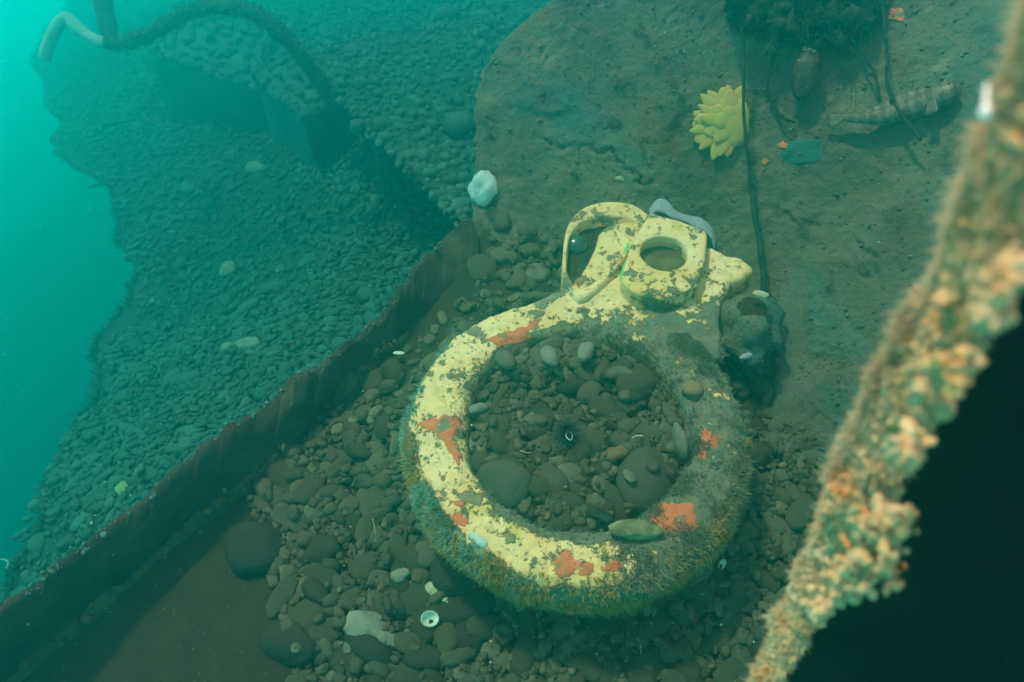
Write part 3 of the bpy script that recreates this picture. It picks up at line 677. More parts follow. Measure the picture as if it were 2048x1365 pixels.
# eye block with a round through-hole
def box_with_hole(poly, c, r, z0, z1, bev, m, name, parent, slope=(0, 0)):
    n = 72; a = np.linspace(0, 2*math.pi, n, endpoint=False); P = np.asarray(poly); cc = np.asarray(c)
    # outline sampled by angle from the hole centre
    O = []
    for t_ in a:
        d = np.array([math.cos(t_), math.sin(t_)]); best = 1e9
        for i in range(len(P)):
            p, q = P[i], P[(i+1) % len(P)]; e = q-p; M2 = np.array([d, -e]).T
            if abs(np.linalg.det(M2)) < 1e-12: continue
            s, u_ = np.linalg.solve(M2, p-cc)
            if s > 0 and -1e-6 <= u_ <= 1+1e-6: best = min(best, s)
        O.append(cc+d*best)
    O = np.array(O); O = (np.roll(O, 1, 0)+2*O+np.roll(O, -1, 0))/4
    I = cc+r*np.stack([np.cos(a), np.sin(a)], 1)
    def ring_(Q, z): return np.c_[Q, np.full(n, z)+(Q-cc)@np.array(slope)]
    R = [ring_(O, z0), ring_(O, z1-bev), ring_(O+(cc-O)*bev*.3/np.linalg.norm(O-cc, axis=1, keepdims=True), z1-bev*.3), ring_(O+(cc-O)*bev/np.linalg.norm(O-cc, axis=1, keepdims=True), z1)]
    for f in (.25, .5, .75): R.append(ring_(R[3][:, :2]*(1-f)+I*1.1*f+cc*(-.1)*f, z1))
    R += [ring_(cc+(I-cc)*1.06, z1), ring_(I, z1-.003), ring_(I, z1-.02), ring_(I, z1-.045)]
    V = np.vstack(R); V = V+.0012*fbm(V, 50, 3, 8)[:, None]
    return make(name, V, gridfaces(len(R), n, True), m, parent=parent)
HB = .035
blk = px_poly([(1300, 424), (1360, 440), (1416, 462), (1412, 520), (1395, 575), (1330, 600), (1262, 585), (1240, 560), (1262, 490)], HB)
hc = loc2(1328, 506, HB); hr = abs(loc2(1375, 506, HB)[0]-loc2(1281, 506, HB)[0])/2
box_with_hole(blk, hc, hr, -.03, HB, .006, M_PAINT, 'eye_block', fit)
aa = np.linspace(0, 2*math.pi, 48, endpoint=False)
V, Fs = prism(hc+hr*1.02*np.stack([np.cos(aa), np.sin(aa)], 1), -.03, HB-.028, .002); V[:, 2] += .002*fbm(V, 60, 3, 5)
make('hole_plug', V, Fs, M_RIDGE, parent=fit)
# rear cup flange
HF = .015
outl = np.array([(1300, 428), (1262, 405), (1205, 402), (1160, 418), (1135, 452), (1126, 505), (1130, 560), (1160, 600), (1215, 560), (1260, 500)], float)
Oc = px_poly(outl, HF, 72); cc = Oc.mean(0); 
inr = cc+(Oc-cc)*np.array([.88, .72])+np.array([-.002, -.015])
R = [np.c_[Oc, np.full(72, -.06)], np.c_[Oc, np.full(72, HF-.006)], np.c_[Oc+(cc-Oc)*.05, np.full(72, HF)], np.c_[inr+(Oc-inr)*.1, np.full(72, HF)], np.c_[inr, np.full(72, HF-.004)], np.c_[inr+(cc-inr)*.08, np.full(72, -.03)]]
V = np.vstack(R+[np.r_[cc, -.03][None]]); j = np.arange(72)
make('cup_flange', V, [gridfaces(6, 72, True), np.stack([5*72+j, 5*72+(j+1) % 72, np.full(72, 432)], 1)], M_PAINT, parent=fit)
V, Fs = prism(cc+(inr-cc)*.985, -.05, -.012, .002); V[:, 2] += .004*fbm(V, 30, 4, 5)*(V[:, 2] > -.04); make('cup_floor', V, Fs, M_RUST, parent=fit)
V, F = ico(3); kc = loc2(1152, 492, -.01)
make('lens', V*[.026, .026, .022]+np.r_[kc, -.010], F, M_GLASS, parent=fit)

# ------------------------------------------------------------------ near plate, its lit broken edge and inner side coloured black for shade
RIM = spline([(2100, -60, .27), (2075, 60, .30), (2005, 210, .33), (1955, 330, .36), (1890, 480, .40), (1825, 600, .44), (1755, 730, .48), (1690, 850, .52), (1625, 950, .56), (1590, 1060, .60), (1545, 1170, .64), (1500, 1280, .68), (1462, 1380, .72), (1400, 1530, .8)], 300)
RIMR = spline([(2400, -60, .20), (2300, 150, .22), (2190, 330, .25), (2110, 440, .275), (2000, 560, .32), (1920, 700, .37), (1850, 800, .41), (1795, 900, .45), (1750, 1000, .485), (1695, 1100, .53), (1645, 1180, .565), (1585, 1290, .615), (1525, 1400, .665), (1480, 1530, .74)], 300)
RIM[:, 0] += 42*sstep(100, 700, RIM[:, 1]); RIMR[:, 0] += 36*sstep(100, 700, RIMR[:, 1])
L3 = px(RIM[:, 0], RIM[:, 1], RIM[:, 2]); R3 = px(RIMR[:, 0], RIMR[:, 1], RIMR[:, 2])
rows = [px(RIM[:, 0]+160, RIM[:, 1]+60, RIM[:, 2]+.10), px(RIM[:, 0]+20, RIM[:, 1]+8, RIM[:, 2]+.02)]
for s in np.linspace(0, 1, 40): 
    p = L3*(1-s)+R3*s; nrm = np.array([-.8, -.1, .5]); rows.append(p+nrm*(.010*math.sin(s*math.pi)+.008*fbm(p, 30, 4, 6)+.004*fbm(p, 90, 3, 8))[:, None])
EG = np.stack(rows, 0); NP = empty('near_plate', L3[150], 'blurred broken plate edge thick with orange and cream growth, painted shade-black on its right side', 'hull plate'); bpy.context.view_layer.update()
child(make('broken_edge', EG.reshape(-1, 3), gridfaces(*EG.shape[:2]), M_CRUST), NP)
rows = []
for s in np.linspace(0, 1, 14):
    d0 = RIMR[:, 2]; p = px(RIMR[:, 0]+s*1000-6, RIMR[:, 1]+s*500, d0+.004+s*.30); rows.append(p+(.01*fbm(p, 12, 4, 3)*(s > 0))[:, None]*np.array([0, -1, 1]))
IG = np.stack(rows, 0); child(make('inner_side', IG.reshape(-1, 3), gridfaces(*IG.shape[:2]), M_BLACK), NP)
M_FRINGE = mat('pale_fringe', [(.3, (.55, .42, .26)), (.7, (.85, .70, .48))], scale=12, bump=0, rough=1, backlit=.4)
band = EG[2:]; bn = gridnormals(band)
if (bn[20, 150]@(CV-band[20, 150])) < 0: bn = -bn
bp_, bn_ = band.reshape(-1, 3), bn.reshape(-1, 3)
lb = Bag(); V1, F1i = ico(2); LV = [V1*(1+.7*fbm(V1*1.9+k, 1, 4, k, .6)[:, None])*np.array([1, .8, 1.25])[np.random.default_rng(k).permutation(3)] for k in range(40)]
for k in range(4600):
    i = RNG.integers(0, len(bp_)); s = .00098*RNG.lognormal(0, .5); V = LV[k % 40]*RNG.uniform(.6, 1.5, 3)*s
    lb.add(V+bp_[i]+bn_[i]*s*.7, F1i)
# knobs overhanging the black side
for (u, v, d, r0, n_) in [(1750, 1070, .47, .016, 90), (1735, 1130, .49, .016, 110), (1690, 1165, .52, .013, 80), (1785, 1040, .46, .010, 60), (1860, 790, .385, .009, 60), (1900, 740, .36, .008, 50), (2030, 540, .30, .007, 50), (1990, 610, .32, .008, 60), (1815, 900, .42, .009, 50), (1640, 1220, .56, .010, 50)]:
    for k in range(n_):
        q = px(u, v, d)+RNG.normal(0, .45, 3)*r0; s = RNG.uniform(.0012, .0038); V = LV[k % 40]*RNG.uniform(.6, 1.5, 3)*s; lb.add(V+q, F1i)
child(lb.make('crust_lumps', M_CRUST, kind='stuff'), NP)
lw = np.zeros(band.shape[:2]); lw[:] = .25; lw[:12] = 1.4; lw[30:] = .9
ft = tufts(bp_, bn_, 4500, .006, .0008, M_CRUST, 'crust_turf', None, blades=4, wt=lw.ravel(), segs=3); child(ft, NP)
lw[:] = .2; lw[:14] = .8
ft = tufts(bp_, bn_, 6500, .0055, .0007, M_FRINGE, 'cream_fuzz', None, blades=5, wt=lw.ravel(), segs=3, spread=1.2); child(ft, NP)
lw[:] = 0; lw[:8] = 1; lw *= np.interp(np.arange(300), [0, 120, 300], [1.3, 1, .35])[None]*np.clip(.25+2.2*fbm(band, 14, 3, 88), .02, 3)
ft = tufts(bp_, bn_*.3+np.array([-.8, -.1, -.15]), 5200, .0095, .0009, M_FRINGE, 'fringe', None, blades=6, wt=lw.ravel(), segs=3, spread=1.0); child(ft, NP)

# ------------------------------------------------------------------ things on the back wall
def wp(u, v, lift=0.0, f=None):
    u = np.atleast_1d(np.asarray(u, float)); v = np.atleast_1d(np.asarray(v, float))
    if f is None: f, c = wall_z, wall_c
    else: c = None
    P = on_height(u, v, f, tmax=6, coarse=c)
    if np.any(lift): P = P-ray(u, v)/np.linalg.norm(ray(u, v), axis=-1, keepdims=True)*np.asarray(lift)[..., None]
    return P
def wframe(u, v, f=None):
    P = wp(u, v, 0, f)[0]; g = wall_c if f is None else f
    e = .03; nx = -(g(P[0]+e, P[1])-g(P[0]-e, P[1]))/(2*e); ny = -(g(P[0], P[1]+e)-g(P[0], P[1]-e))/(2*e)
    N = np.array([float(nx), float(ny), 1.]); N /= np.linalg.norm(N)
    R = XV-(XV@N)*N; R /= np.linalg.norm(R); U = np.cross(N, R); d = (P-CV)@FV
    return P, np.stack([R, U, N], 1), d/FP          # origin, columns right/up/normal, metres per pixel
def blob(sub, seed, amp=.25, fr=1.3):
    V, F = ico(sub); return V*(1+amp*fbm(V, fr, 3, seed)[:, None]), F
def single(name, V, F, m, P, R, label, cat, group=None, **k):
    o = make(name, V, F, m, label=label, cat=cat, group=group, **k)
    M_ = Matrix(np.asarray(R).tolist()).to_4x4(); M_.translation = Vector([float(a) for a in P]); o.matrix_world = M_; return o

# yellow sponge, a fan of fleshy lobes
P, R, mpp = wframe(1448, 246)
sp = empty('yellow_sponge', P+R[:, 2]*.004, 'bright yellow sponge with fleshy pointed lobes on the wreck wall behind a dark stem', 'sponge', mat3=R); s_ = mpp*1.06
V, F = blob(3, 3, .12); make('body', V*np.array([33, 46, 11])*s_+np.array([14, 1, 4])*s_, F, M_YEL, parent=sp)
LOB = []
for k in range(18): LOB.append((64+k*12+RNG.normal(0, 4), RNG.uniform(60, 76), RNG.uniform(3, 8), RNG.uniform(12, 17)))
for k in range(9): LOB.append((70+k*22+RNG.normal(0, 10), RNG.uniform(40, 58), RNG.uniform(9, 13), RNG.uniform(14, 20)))
for k in range(3): LOB.append((90+k*60+RNG.normal(0, 20), RNG.uniform(20, 34), RNG.uniform(12, 14), RNG.uniform(12, 16)))
for k in range(4): LOB.append((-60+k*32, RNG.uniform(34, 46), 2, 20))
for a_, ln, h, wd in LOB:
    V, F = ico(3); x = (V[:, 0]+1)/2; w = np.sin(x*2.15+.5)**.8
    V = np.stack([(x-.2)*ln*1.25, V[:, 1]*w*wd*1.15, V[:, 2]*w*4.5+4*x*x-3], 1); V = V*(1+.10*fbm(V, .07, 3, int(a_)+9)[:, None])
    c, sn = math.cos(math.radians(a_)), math.sin(math.radians(a_)); V = np.stack([V[:, 0]*c-V[:, 1]*sn+8, V[:, 0]*sn+V[:, 1]*c*1.0, V[:, 2]+h], 1)
    make('lobe', V*s_, F, M_YEL, parent=sp)
# white anemone on the wall's edge
P, R, mpp = wframe(972, 378)
V, F = blob(4, 8, .30, 1.0); V = V*np.array([22, 31, 15])*mpp*1.08; V[:, 0] -= 6*mpp; 
wa = single('white_anemone', V, F, M_WHITE, P+R[:, 2]*.006, R, 'pale white anemone with a frilled left side on the edge of the wreck wall', 'anemone')
fr = Bag(); V1, F1_ = ico(1)
for k in range(260):
    a_ = RNG.uniform(-.5, .5)*2.6+math.pi; b_ = RNG.uniform(-1, 1); i = RNG.integers(0, len(V)); 
    if V[i, 0] < -12*mpp: fr.add(V1*mpp*RNG.uniform(.9, 1.6)+V[i]*1.02, F1_)
fr.make('frill', M_WHITE, parent=wa, kind='stuff')
# long weed stems
def stem(pts, r0, r1, lift, m, label, cat='seaweed', name='seaweed', hang=True):
    q = spline(pts, 70); q[:, 0] += 2.0*fbm(xyz(np.arange(70)/6., 0*q[:, 0]), 1, 2, 5)
    P = wp(q[:, 0], q[:, 1], lift); d = (P-CV)@FV
    V, F = tube(P, np.linspace(r0, r1, 70)*d/FP*(1+.25*fbm(xyz(np.arange(70)/3., 0*d), 1, 2, 3)), 8)
    return make(name, V, F, m, label=label, cat=cat)
ws = stem([(1484, -60), (1486, 60), (1488, 150), (1489, 215), (1492, 270), (1499, 330), (1506, 400), (1514, 460), (1524, 520), (1528, 570), (1518, 620)], 2.2, 7.0, .045, M_WEED, 'long thin dark weed stem hanging in front of the yellow sponge')
for (u, v, du, dv) in [(1493, 290, -22, 14), (1524, 520, -20, 12), (1527, 545, 28, 34), (1488, 130, 10, -24), (1515, 460, 18, -8)]:
    q = spline([(u, v), (u+du*.5, v+dv*.3), (u+du, v+dv)], 10); V, F = tube(wp(q[:, 0], q[:, 1], .043), np.linspace(.0022, .0007, 10), 6); make('side_twig', V, F, M_WEED, parent=ws)
stem([(1762, -60), (1768, 40), (1776, 110), (1774, 160), (1786, 200), (1812, 240), (1842, 280)], 3, 4.5, .05, M_WEED, 'forked dark weed stem crossing in front of the banded fish')
stem([(1740, -40), (1728, 50), (1726, 95), (1746, 140), (1757, 180), (1762, 215)], 4, 3, .035, M_WEED, 'short dark weed stem hanging left of the forked one above the fish')
stem([(1716, 60), (1706, 110), (1705, 160), (1702, 215)], 1.2, .9, .03, M_WEED, 'hair thin weed strand reaching the tail of the banded fish')
stem([(1560, 60), (1548, 120), (1536, 180), (1560, 230), (1590, 245)], 4.5, 3.5, .02, M_WEED, 'dim curved weed strand between the yellow sponge and the mussel')
# feathery weed
fw = empty('feathery_weed', wp(1530, 20, .05)[0], 'grey green feathery weed frond hanging left of the dark weed clump', 'seaweed'); bpy.context.view_layer.update()
q = spline([(1505, -40), (1524, 10), (1545, 40), (1547, 70), (1530, 105)], 50); Pq = wp(q[:, 0], q[:, 1], .05); V, F = tube(Pq, .0018, 6); child(make('stalk', V, F, M_WEEDG), fw)
Nn = np.tile(R[:, 2]*.2, (50, 1))+np.array([.5, 0, -.4]); child(tufts(Pq, Nn, 420, .017, .0006, M_WEEDG, 'plumes', None, blades=3, spread=.9), fw)
# dark weed clump at the top
uc = RNG.uniform(1470, 1765, 900); vc = RNG.uniform(-110, 70, 900)*np.interp(uc, [1470, 1540, 1600, 1700, 1765], [.2, .7, 1.1, 1.3, .4])+14*fbm(xyz(uc/30, uc*0), 1, 2, 5); Pc = wp(uc, vc, RNG.uniform(.0, .05, 900))
cl = empty('dark_weed_clump', wp(1640, 20, .03)[0], 'dense dark green weed clump hanging from the wreck wall at the top', 'seaweed'); bpy.context.view_layer.update()
child(tufts(Pc, np.tile([-.25, -.6, -.6], (900, 1)), 2200, .030, .0016, M_WEED, 'fronds', None, blades=4, spread=1.4, segs=3, droop=.3), cl)
lm = Bag()
for k in range(90):
    V, F = blob(2, k, .5, 1.8); lm.add(V*RNG.uniform(.008, .026, 3)+Pc[k], F)
child(lm.make('clump_mass', M_WEED), cl)
# small growth specks on the wall: silt balls, tube worms
wb = Bag(); uc = RNG.uniform(960, 1950, 1500); vc = RNG.uniform(-50, 1100, 1500)**1.0; ok = (uc > np.interp(vc, wl[::-1, 1], wl[::-1, 0])+8) & ~((vc > 560) & (uc < 1560)); Pc = wp(uc[ok], vc[ok])
for k in range(len(Pc)):
    V, F = ico(1); V = V*(1+.3*fbm(V+k, 1, 1, 3)[:, None]); wb.add(V*RNG.uniform(.5, 1.6, 3)*.0028*RNG.uniform(.4, 1.6)+Pc[k], F)
wb.make('wall_speck_growth', M_HULL, kind='stuff', label='small grey brown lumps of growth dotted over the wreck wall', cat='growth')
Pc = Pc[:90]; wb = Bag()
for k in range(90):
    V, F = ico(1); wb.add(V*RNG.uniform(.4, 1.6, 3)*.0013+Pc[k]+np.array([0, -.002, .004]), F)
wb.make('wall_shell_flecks', M_SHELL, kind='stuff', label='tiny white shell flecks scattered over the wreck wall', cat='shell fragments')
# edge fuzz along the wall
tufts(Pw[150:330, 0], Nw[150:330, 0]+np.array([-1.0, 0, 0]), 900, .010, .0007, M_TURFP, 'edge_fuzz', wall, blades=4); 
# turf patches on wall
m_ = (fbm(Pw, 4, 3, 99) > .25); ii = np.argwhere(m_); ii = ii[(ii[:, 0] > 60)]
tufts(Pw[ii[:, 0], ii[:, 1]], Nw[ii[:, 0], ii[:, 1]], 9000, .006, .0006, mat('wall_turf', [(.3, (.08, .085, .06)), (.7, (.20, .18, .12))], scale=20, bump=0, rough=1, spec=.05), 'wall_turf', wall, blades=3)
# mussel
P, R, mpp = wframe(1608, 160)
mu = empty('mussel', P+R[:, 2]*.035, 'dark brown mussel hanging by its pointed end below the weed clump', 'mussel', mat3=R)
V, F = ico(3); y = V[:, 1]; V = np.stack([V[:, 0]*(.78-.22*y*0+.15*y), y, V[:, 2]*(.8+.1*y)], 1)
for sg in (1, -1):
    H = V.copy(); H[:, 2] = np.where(H[:, 2]*sg > 0, H[:, 2], H[:, 2]*.1)+sg*.03; H = H*(1+.05*np.sin(H[:, 1:2]*26))
    q = H*np.array([34, 50, 20])*mpp; q = q@np.array(Matrix.Rotation(math.radians(12), 3, 'Z')); make('shell_half', q, F, M_MUSSEL, parent=mu)
tf = tufts(np.array([[5*mpp, 48*mpp, 8*mpp], [14*mpp, 42*mpp, 9*mpp], [-4*mpp, 50*mpp, 8*mpp]]), np.tile([.1, -.3, .9], (3, 1)), 60, .008, .0008, M_SHELLT, 'crown_growth', mu, blades=3)
# fish
P, R, mpp = wframe(1800, 235); FO = P+R[:, 2]*.03
fi = empty('banded_fish', FO, 'small slender banded brown fish resting on the wreck wall behind the weed stem', 'fish', mat3=R)
spn = spline([(-102, 22), (-88, 16), (-60, 6), (-20, -2), (30, -4), (70, 2), (100, 6), (114, 5)], 40)*mpp
hh = np.interp(np.arange(40), [0, 3, 8, 16, 24, 30, 35, 38, 39], [4, 8, 11, 16, 23, 25, 20, 11, 5])*mpp
ww = hh*np.interp(np.arange(40), [0, 10, 30, 39], [.3, .6, .75, .8]); a_ = np.linspace(0, 2*math.pi, 16, endpoint=False)
V = np.stack([np.broadcast_to(spn[:, :1], (40, 16)), spn[:, 1:2]+hh[:, None]*np.cos(a_), ww[:, None]*np.sin(a_)], -1)
def fish_mat():
    m = bpy.data.materials.new('banded_fish_skin'); m.use_nodes = True; t = m.node_tree; b = t.nodes['Principled BSDF']; N = t.nodes.new; L = t.links.new
    c = N('ShaderNodeTexCoord'); w = N('ShaderNodeTexWave'); w.inputs['Scale'].default_value = 15; w.inputs['Distortion'].default_value = 7; w.inputs['Detail'].default_value = 3; w.inputs['Detail Scale'].default_value = 8
    L(c.outputs['Object'], w.inputs['Vector']); r = N('ShaderNodeValToRGB'); e = r.color_ramp.elements
    e[0].position = .3; e[0].color = (.075, .045, .03, 1); e[1].position = .85; e[1].color = (.16, .125, .085, 1); x = e.new(.5); x.color = (.105, .07, .045, 1)
    L(w.outputs[0], r.inputs[0]); L(r.outputs[0], b.inputs['Base Color']); b.inputs['Roughness'].default_value = .5; return m
M_FISH = fish_mat(); make('body', V.reshape(-1, 3), gridfaces(40, 16, True), M_FISH, parent=fi)
def fin(name, top, base, m=M_FISH, zz=0.0, th=.0012, par=fi):
    T = spline(top, 24)*mpp; B_ = spline(base, 24)*mpp; rows = []
    for z in (-th, th):
        for s in np.linspace(0, 1, 5): q = B_*(1-s)+T*s; rows.append(np.c_[q, np.full(24, z*(1-.7*s)+zz)+.0012*np.sin(np.arange(24)*2.)*s])
    G_ = np.stack(rows[:5]+rows[5:][::-1], 0); return make(name, G_.reshape(-1, 3), gridfaces(10, 24), m, parent=par)
fin('dorsal_fin', [(-55, 20), (-30, 25), (10, 34), (50, 30), (72, 24)], [(-58, 12), (-30, 8), (10, 12), (50, 14), (74, 16)])
fin('tail_fin', [(-128, 38), (-136, 24), (-126, 8)], [(-100, 28), (-102, 22), (-98, 16)])
fin('anal_fin', [(-50, -12), (-20, -20), (20, -24)], [(-52, 0), (-20, -10), (22, -18)])
fin('pectoral_fin', [(52, -34), (62, -38), (76, -34)], [(60, -10), (66, -9), (74, -8)], M_FISH, zz=ww.max()*.9)
V, F = ico(2)
for sg in (1, -1): make('eye', V*.0045+np.array([98*mpp, 14*mpp, sg*ww[35]*.75]), F, M_WEED, parent=fi)
# teal paint patch and reddish growth spots on the wall
def wall_patch(name, u, v, ru, rv, m, label, cat, seed, th=.0012, f=None, ctr=None):
    a_ = np.linspace(0, 2*math.pi, 40, endpoint=False); rr = 1+.4*fbm(xyz(np.cos(a_)*1.3, np.sin(a_)*1.3), 1, 3, seed)
    rings = []
    for q, h in ((1.0, -.3), (.93, .7), (.75, 1), (.5, 1), (.25, 1), (.02, 1)):
        rings.append(wp(u+ru*rr*q*np.cos(a_), v+rv*rr*q*np.sin(a_), np.full(40, th*h+.001*(q < .99)), f))
    V = np.vstack(rings); return make(name, V, gridfaces(6, 40, True), m, label=label, cat=cat)
wall_patch('paint_patch', 1600, 302, 42, 24, M_TEAL, 'flat teal patch of bare paint on the wreck wall right of the yellow sponge', 'paint patch', 5)
for k, (u, v, r_, lb_) in enumerate([(1565, 290, 9, 'small red crust spot left of the teal paint patch'), (1530, 325, 7, 'tiny red crust spot below the yellow sponge by the stem'), (1790, 30, 16, 'reddish crust spot high on the wall beside the weed clump'), (1240, 357, 8, 'pale crust spot in the cracked silt of the wall')]):
    wall_patch('crust_spot', u, v, r_, r_*.8, M_SPONGE_R if k != 3 else M_SHELLT, lb_, 'sponge crust', 20+k, .002)
# pale blue film behind the eye block
fe = spline([(1300, 415), (1316, 400), (1345, 412), (1385, 430), (1420, 446), (1432, 475)], 30); rows = []
for s_, l_ in ((0, .012), (.35, .020), (.7, .028), (1, .034)):
    rows.append(wp(fe[:, 0]-2*s_, fe[:, 1]+24*s_+2.5*fbm(xyz(np.arange(30)/4., s_*3), 1, 2, 3), np.full(30, l_)))
Pf = np.stack(rows, 0); Pf += .003*fbm(Pf, 30, 3, 4)[..., None]; Pf = np.concatenate([Pf, (Pf+np.array([0, .0012, -.001]))[::-1]], 0)
make('plastic_film', Pf.reshape(-1, 3), gridfaces(8, 30), M_FILM, label='scrap of pale blue film caught behind the block with the round hole', cat='plastic scrap')
# crusted lump and half buried rib right of the ring
P = on_z(np.array([1496.]), np.array([640.]), .11)[0]
hb = empty('crusted_bolt', P, 'rounded crusted bolt head lump just right of the yellow neck', 'bolt'); bpy.context.view_layer.update()
V, F = blob(4, 12, .42, 1.6); V = V*(1+.05*fbm(V, 7, 3, 5)[:, None]); child(make('crusted_head', V*np.array([.062, .075, .062])+P+np.array([.0, .0, -.02]), F, M_HULL), hb)
V, F = tube(P+np.array([[.0, .02, -.07], [.0, .0, .0], [0, -.005, .035]]), np.array([.035, .035, .03]), 16); child(make('shank', V, F, M_RUST), hb)
sp_ = (blob(4, 12, .42, 1.6)[0])*np.array([.062, .075, .062])+P+np.array([0, 0, -.02]); nn_ = ico(4)[0]
child(tufts(sp_, nn_, 900, .005, .0007, M_TURF, 'head_turf', None, blades=4, wt=np.clip(.1+2*fbm(sp_, 30, 3, 4), .02, 3)), hb)
for k, (u, v, a_) in enumerate([(1495, 712, 30), (1520, 590, -20)]):
    P_ = on_z(np.array([float(u)]), np.array([float(v)]), .10 if k == 0 else .17)[0]; V, F = blob(3, 40+k, .3, 1.5)
    single('shell' if k == 0 else 'barnacle_arc', V*np.array([.016, .007, .006]), F, M_FILM if k == 0 else M_SHELLT, P_, np.array(Matrix.Rotation(math.radians(a_), 3, 'Z')), ['bluish white shell chip under the crusted lump beside the ring', 'pale curved barnacle crust on top of the crusted lump'][k], 'shell')
q = spline([(1590, 560), (1585, 700), (1572, 850), (1556, 1010)], 60); Pr = on_height(q[:, 0], q[:, 1], wall_c, tmax=6)
rows = []
for a_ in np.linspace(0, math.pi, 12):
    rows.append(Pr+np.array([.035, .01, .01])*math.cos(a_)+np.array([-.2, -.3, .9])*(.016*np.sin(np.linspace(.5, 3.0, 60))[:, None]**.5*min(1, 1.5*math.sin(a_))-.004))
G_ = np.stack(rows, 0); G_ = G_+.004*fbm(G_, 14, 4, 3)[..., None]
make('steel_rib', G_.reshape(-1, 3), gridfaces(12, 60), M_HULL, label='half buried silted steel rib running down the floor right of the ring', cat='steel rib')

# ------------------------------------------------------------------ life and litter in and on the ring
def floor_pt(u, v, lift=0.0, f=mound_z):
    P = on_height(np.array([float(u)]), np.array([float(v)]), f)[0]; return P+np.array([0, 0, lift])
def slug(u, v, L_, Wd, rot, m, label, cat='anemone', name='closed_anemone', lift=.008, f=mound_z, seed=1, bend=.0, sub=3):
    P = floor_pt(u, v, lift, f); V, F = blob(sub, seed, .14, 1.1); d = (P-CV)@FV; k = d/FP; V = V*np.array([L_, Wd, Wd*.8])*k; V[:, 1] += bend*V[:, 0]**2/(L_*k)
    V = V*(1+.03*fbm(V/k, .3, 2, seed)[:, None])
    return single(name, V, F, m, P, np.array(Matrix.Rotation(math.radians(rot), 3, 'Z')), label, cat)
slug(938, 852, 26, 22, 30, M_ANEM, 'largest pale closed anemone at the inner left side of the ring', seed=3, lift=.02)
slug(958, 832, 20, 11, 20, M_ANEM, 'small pale lobe of anemone above the largest one in the ring', seed=33, lift=.022)
slug(1098, 738, 27, 16, -68, M_ANEM, 'pale fleshy anemone hanging inside the top of the ring, left of its twin', seed=4, lift=.035)
slug(1170, 730, 28, 15, 72, M_ANEM, 'whitest fleshy anemone hanging inside the top middle of the ring', seed=5, lift=.035)
slug(1012, 742, 26, 19, -50, mat('tan_tunicate', [(.3, (.09, .075, .052)), (.7, (.16, .13, .09))], scale=30, bump=.4, bscale=200, bdist=.001), 'tan silted tunicate at the upper left inside of the ring', 'tunicate', 'tunicate', seed=6, lift=.03)
slug(1245, 768, 24, 14, -30, bpy.data.materials['tan_tunicate'], 'tan silted tunicate at the upper right inside of the ring', 'tunicate', 'tunicate', seed=7, lift=.03)
slug(1354, 905, 13, 40, 8, mat('beige_leaf_flesh', [(.3, (.12, .11, .07)), (.7, (.20, .175, .11))], scale=30, bump=.3, bscale=100, bdist=.001), 'upright beige blade of tissue at the inner right side of the ring', 'sponge', 'beige_sponge', seed=8, lift=.03)
slug(1270, 1066, 52, 21, -6, mat('mottled_cucumber', [(.3, (.08, .075, .045)), (.5, (.20, .17, .09)), (.68, (.42, .34, .17))], scale=26, bump=.6, bscale=120, bdist=.003), 'plump mottled sea cucumber lying on the near right rim of the ring', 'sea cucumber', 'sea_cucumber', f=lambda x, y: ring_z(x, y)+.004, seed=9, lift=.008, sub=4)
slug(955, 1082, 26, 13, -35, M_WHITE, 'pinkish white sponge lump on the near left rim of the ring', 'sponge', 'sponge_lump', f=lambda x, y: ring_z(x, y)-.004, seed=10, lift=.003)
slug(1385, 778, 22, 18, 0, mat('brown_sponge', [(.3, (.20, .12, .06)), (.7, (.34, .22, .12))], scale=30, bump=.6, bscale=200, bdist=.002), 'round brown sponge on the right rim of the ring', 'sponge', 'sponge_lump', f=lambda x, y: ring_z(x, y)+.004, seed=12, lift=.0)
# red sponge films on the ring, laid on its surface
body_bvh = None
from mathutils.bvhtree import BVHTree
body_bvh = BVHTree.FromPolygons([tuple(c) for c in co2.tolist()], [tuple(p.vertices) for p in me.polygons])
RMi = RM.T; RCv = RC
def ring_patch(u, v, ru, rv, rot, seed, label, m=M_SPONGE_R, th=.0012, amp=.42):
    a_ = np.linspace(0, 2*math.pi, 56, endpoint=False); rr = 1+amp*fbm(xyz(np.cos(a_)*1.3, np.sin(a_)*1.3), 1, 5, seed, .62); c, sn = math.cos(math.radians(rot)), math.sin(math.radians(rot)); V = []
    o_ = RMi@(CV-RC)
    for q, h in ((1.0, -.4), (.95, .6), (.8, 1), (.6, 1.1), (.4, 1), (.2, 1), (.02, 1)):
        x = ru*rr*q*np.cos(a_); y = rv*rr*q*np.sin(a_); U_ = u+x*c-y*sn; V_ = v+x*sn+y*c
        D = ray(U_, V_)@RM; D /= np.linalg.norm(D, axis=1, keepdims=True)
        for d in D:
            hit = body_bvh.ray_cast(Vector(o_.tolist()), Vector(d.tolist()))
            pl = o_+d*((.004-o_[2])/d[2])
            p = np.array(hit[0]) if hit[0] is not None else pl; n_ = np.array(hit[1]) if hit[0] is not None else np.array([0, 0, 1.])
            if np.linalg.norm(p-pl) > .035 or (np.hypot(*pl[:2]) > .300 and pl[1] < .2) or hit[0] is None:      # keep the film on the rim
                q2 = np.array([pl[0], pl[1]]); rr2 = np.hypot(*q2); q2 = q2/rr2*min(max(rr2, .212), .284); p = np.array([q2[0], q2[1], -.002]); n_ = np.array([0, 0, 1.])
            V.append(p+n_*th*h)
    V = np.array(V); o = make('red_sponge', V, gridfaces(7, 56, True), m, label=label, cat='sponge'); o.matrix_world = fit.matrix_world.copy(); return o
bpy.context.view_layer.update()
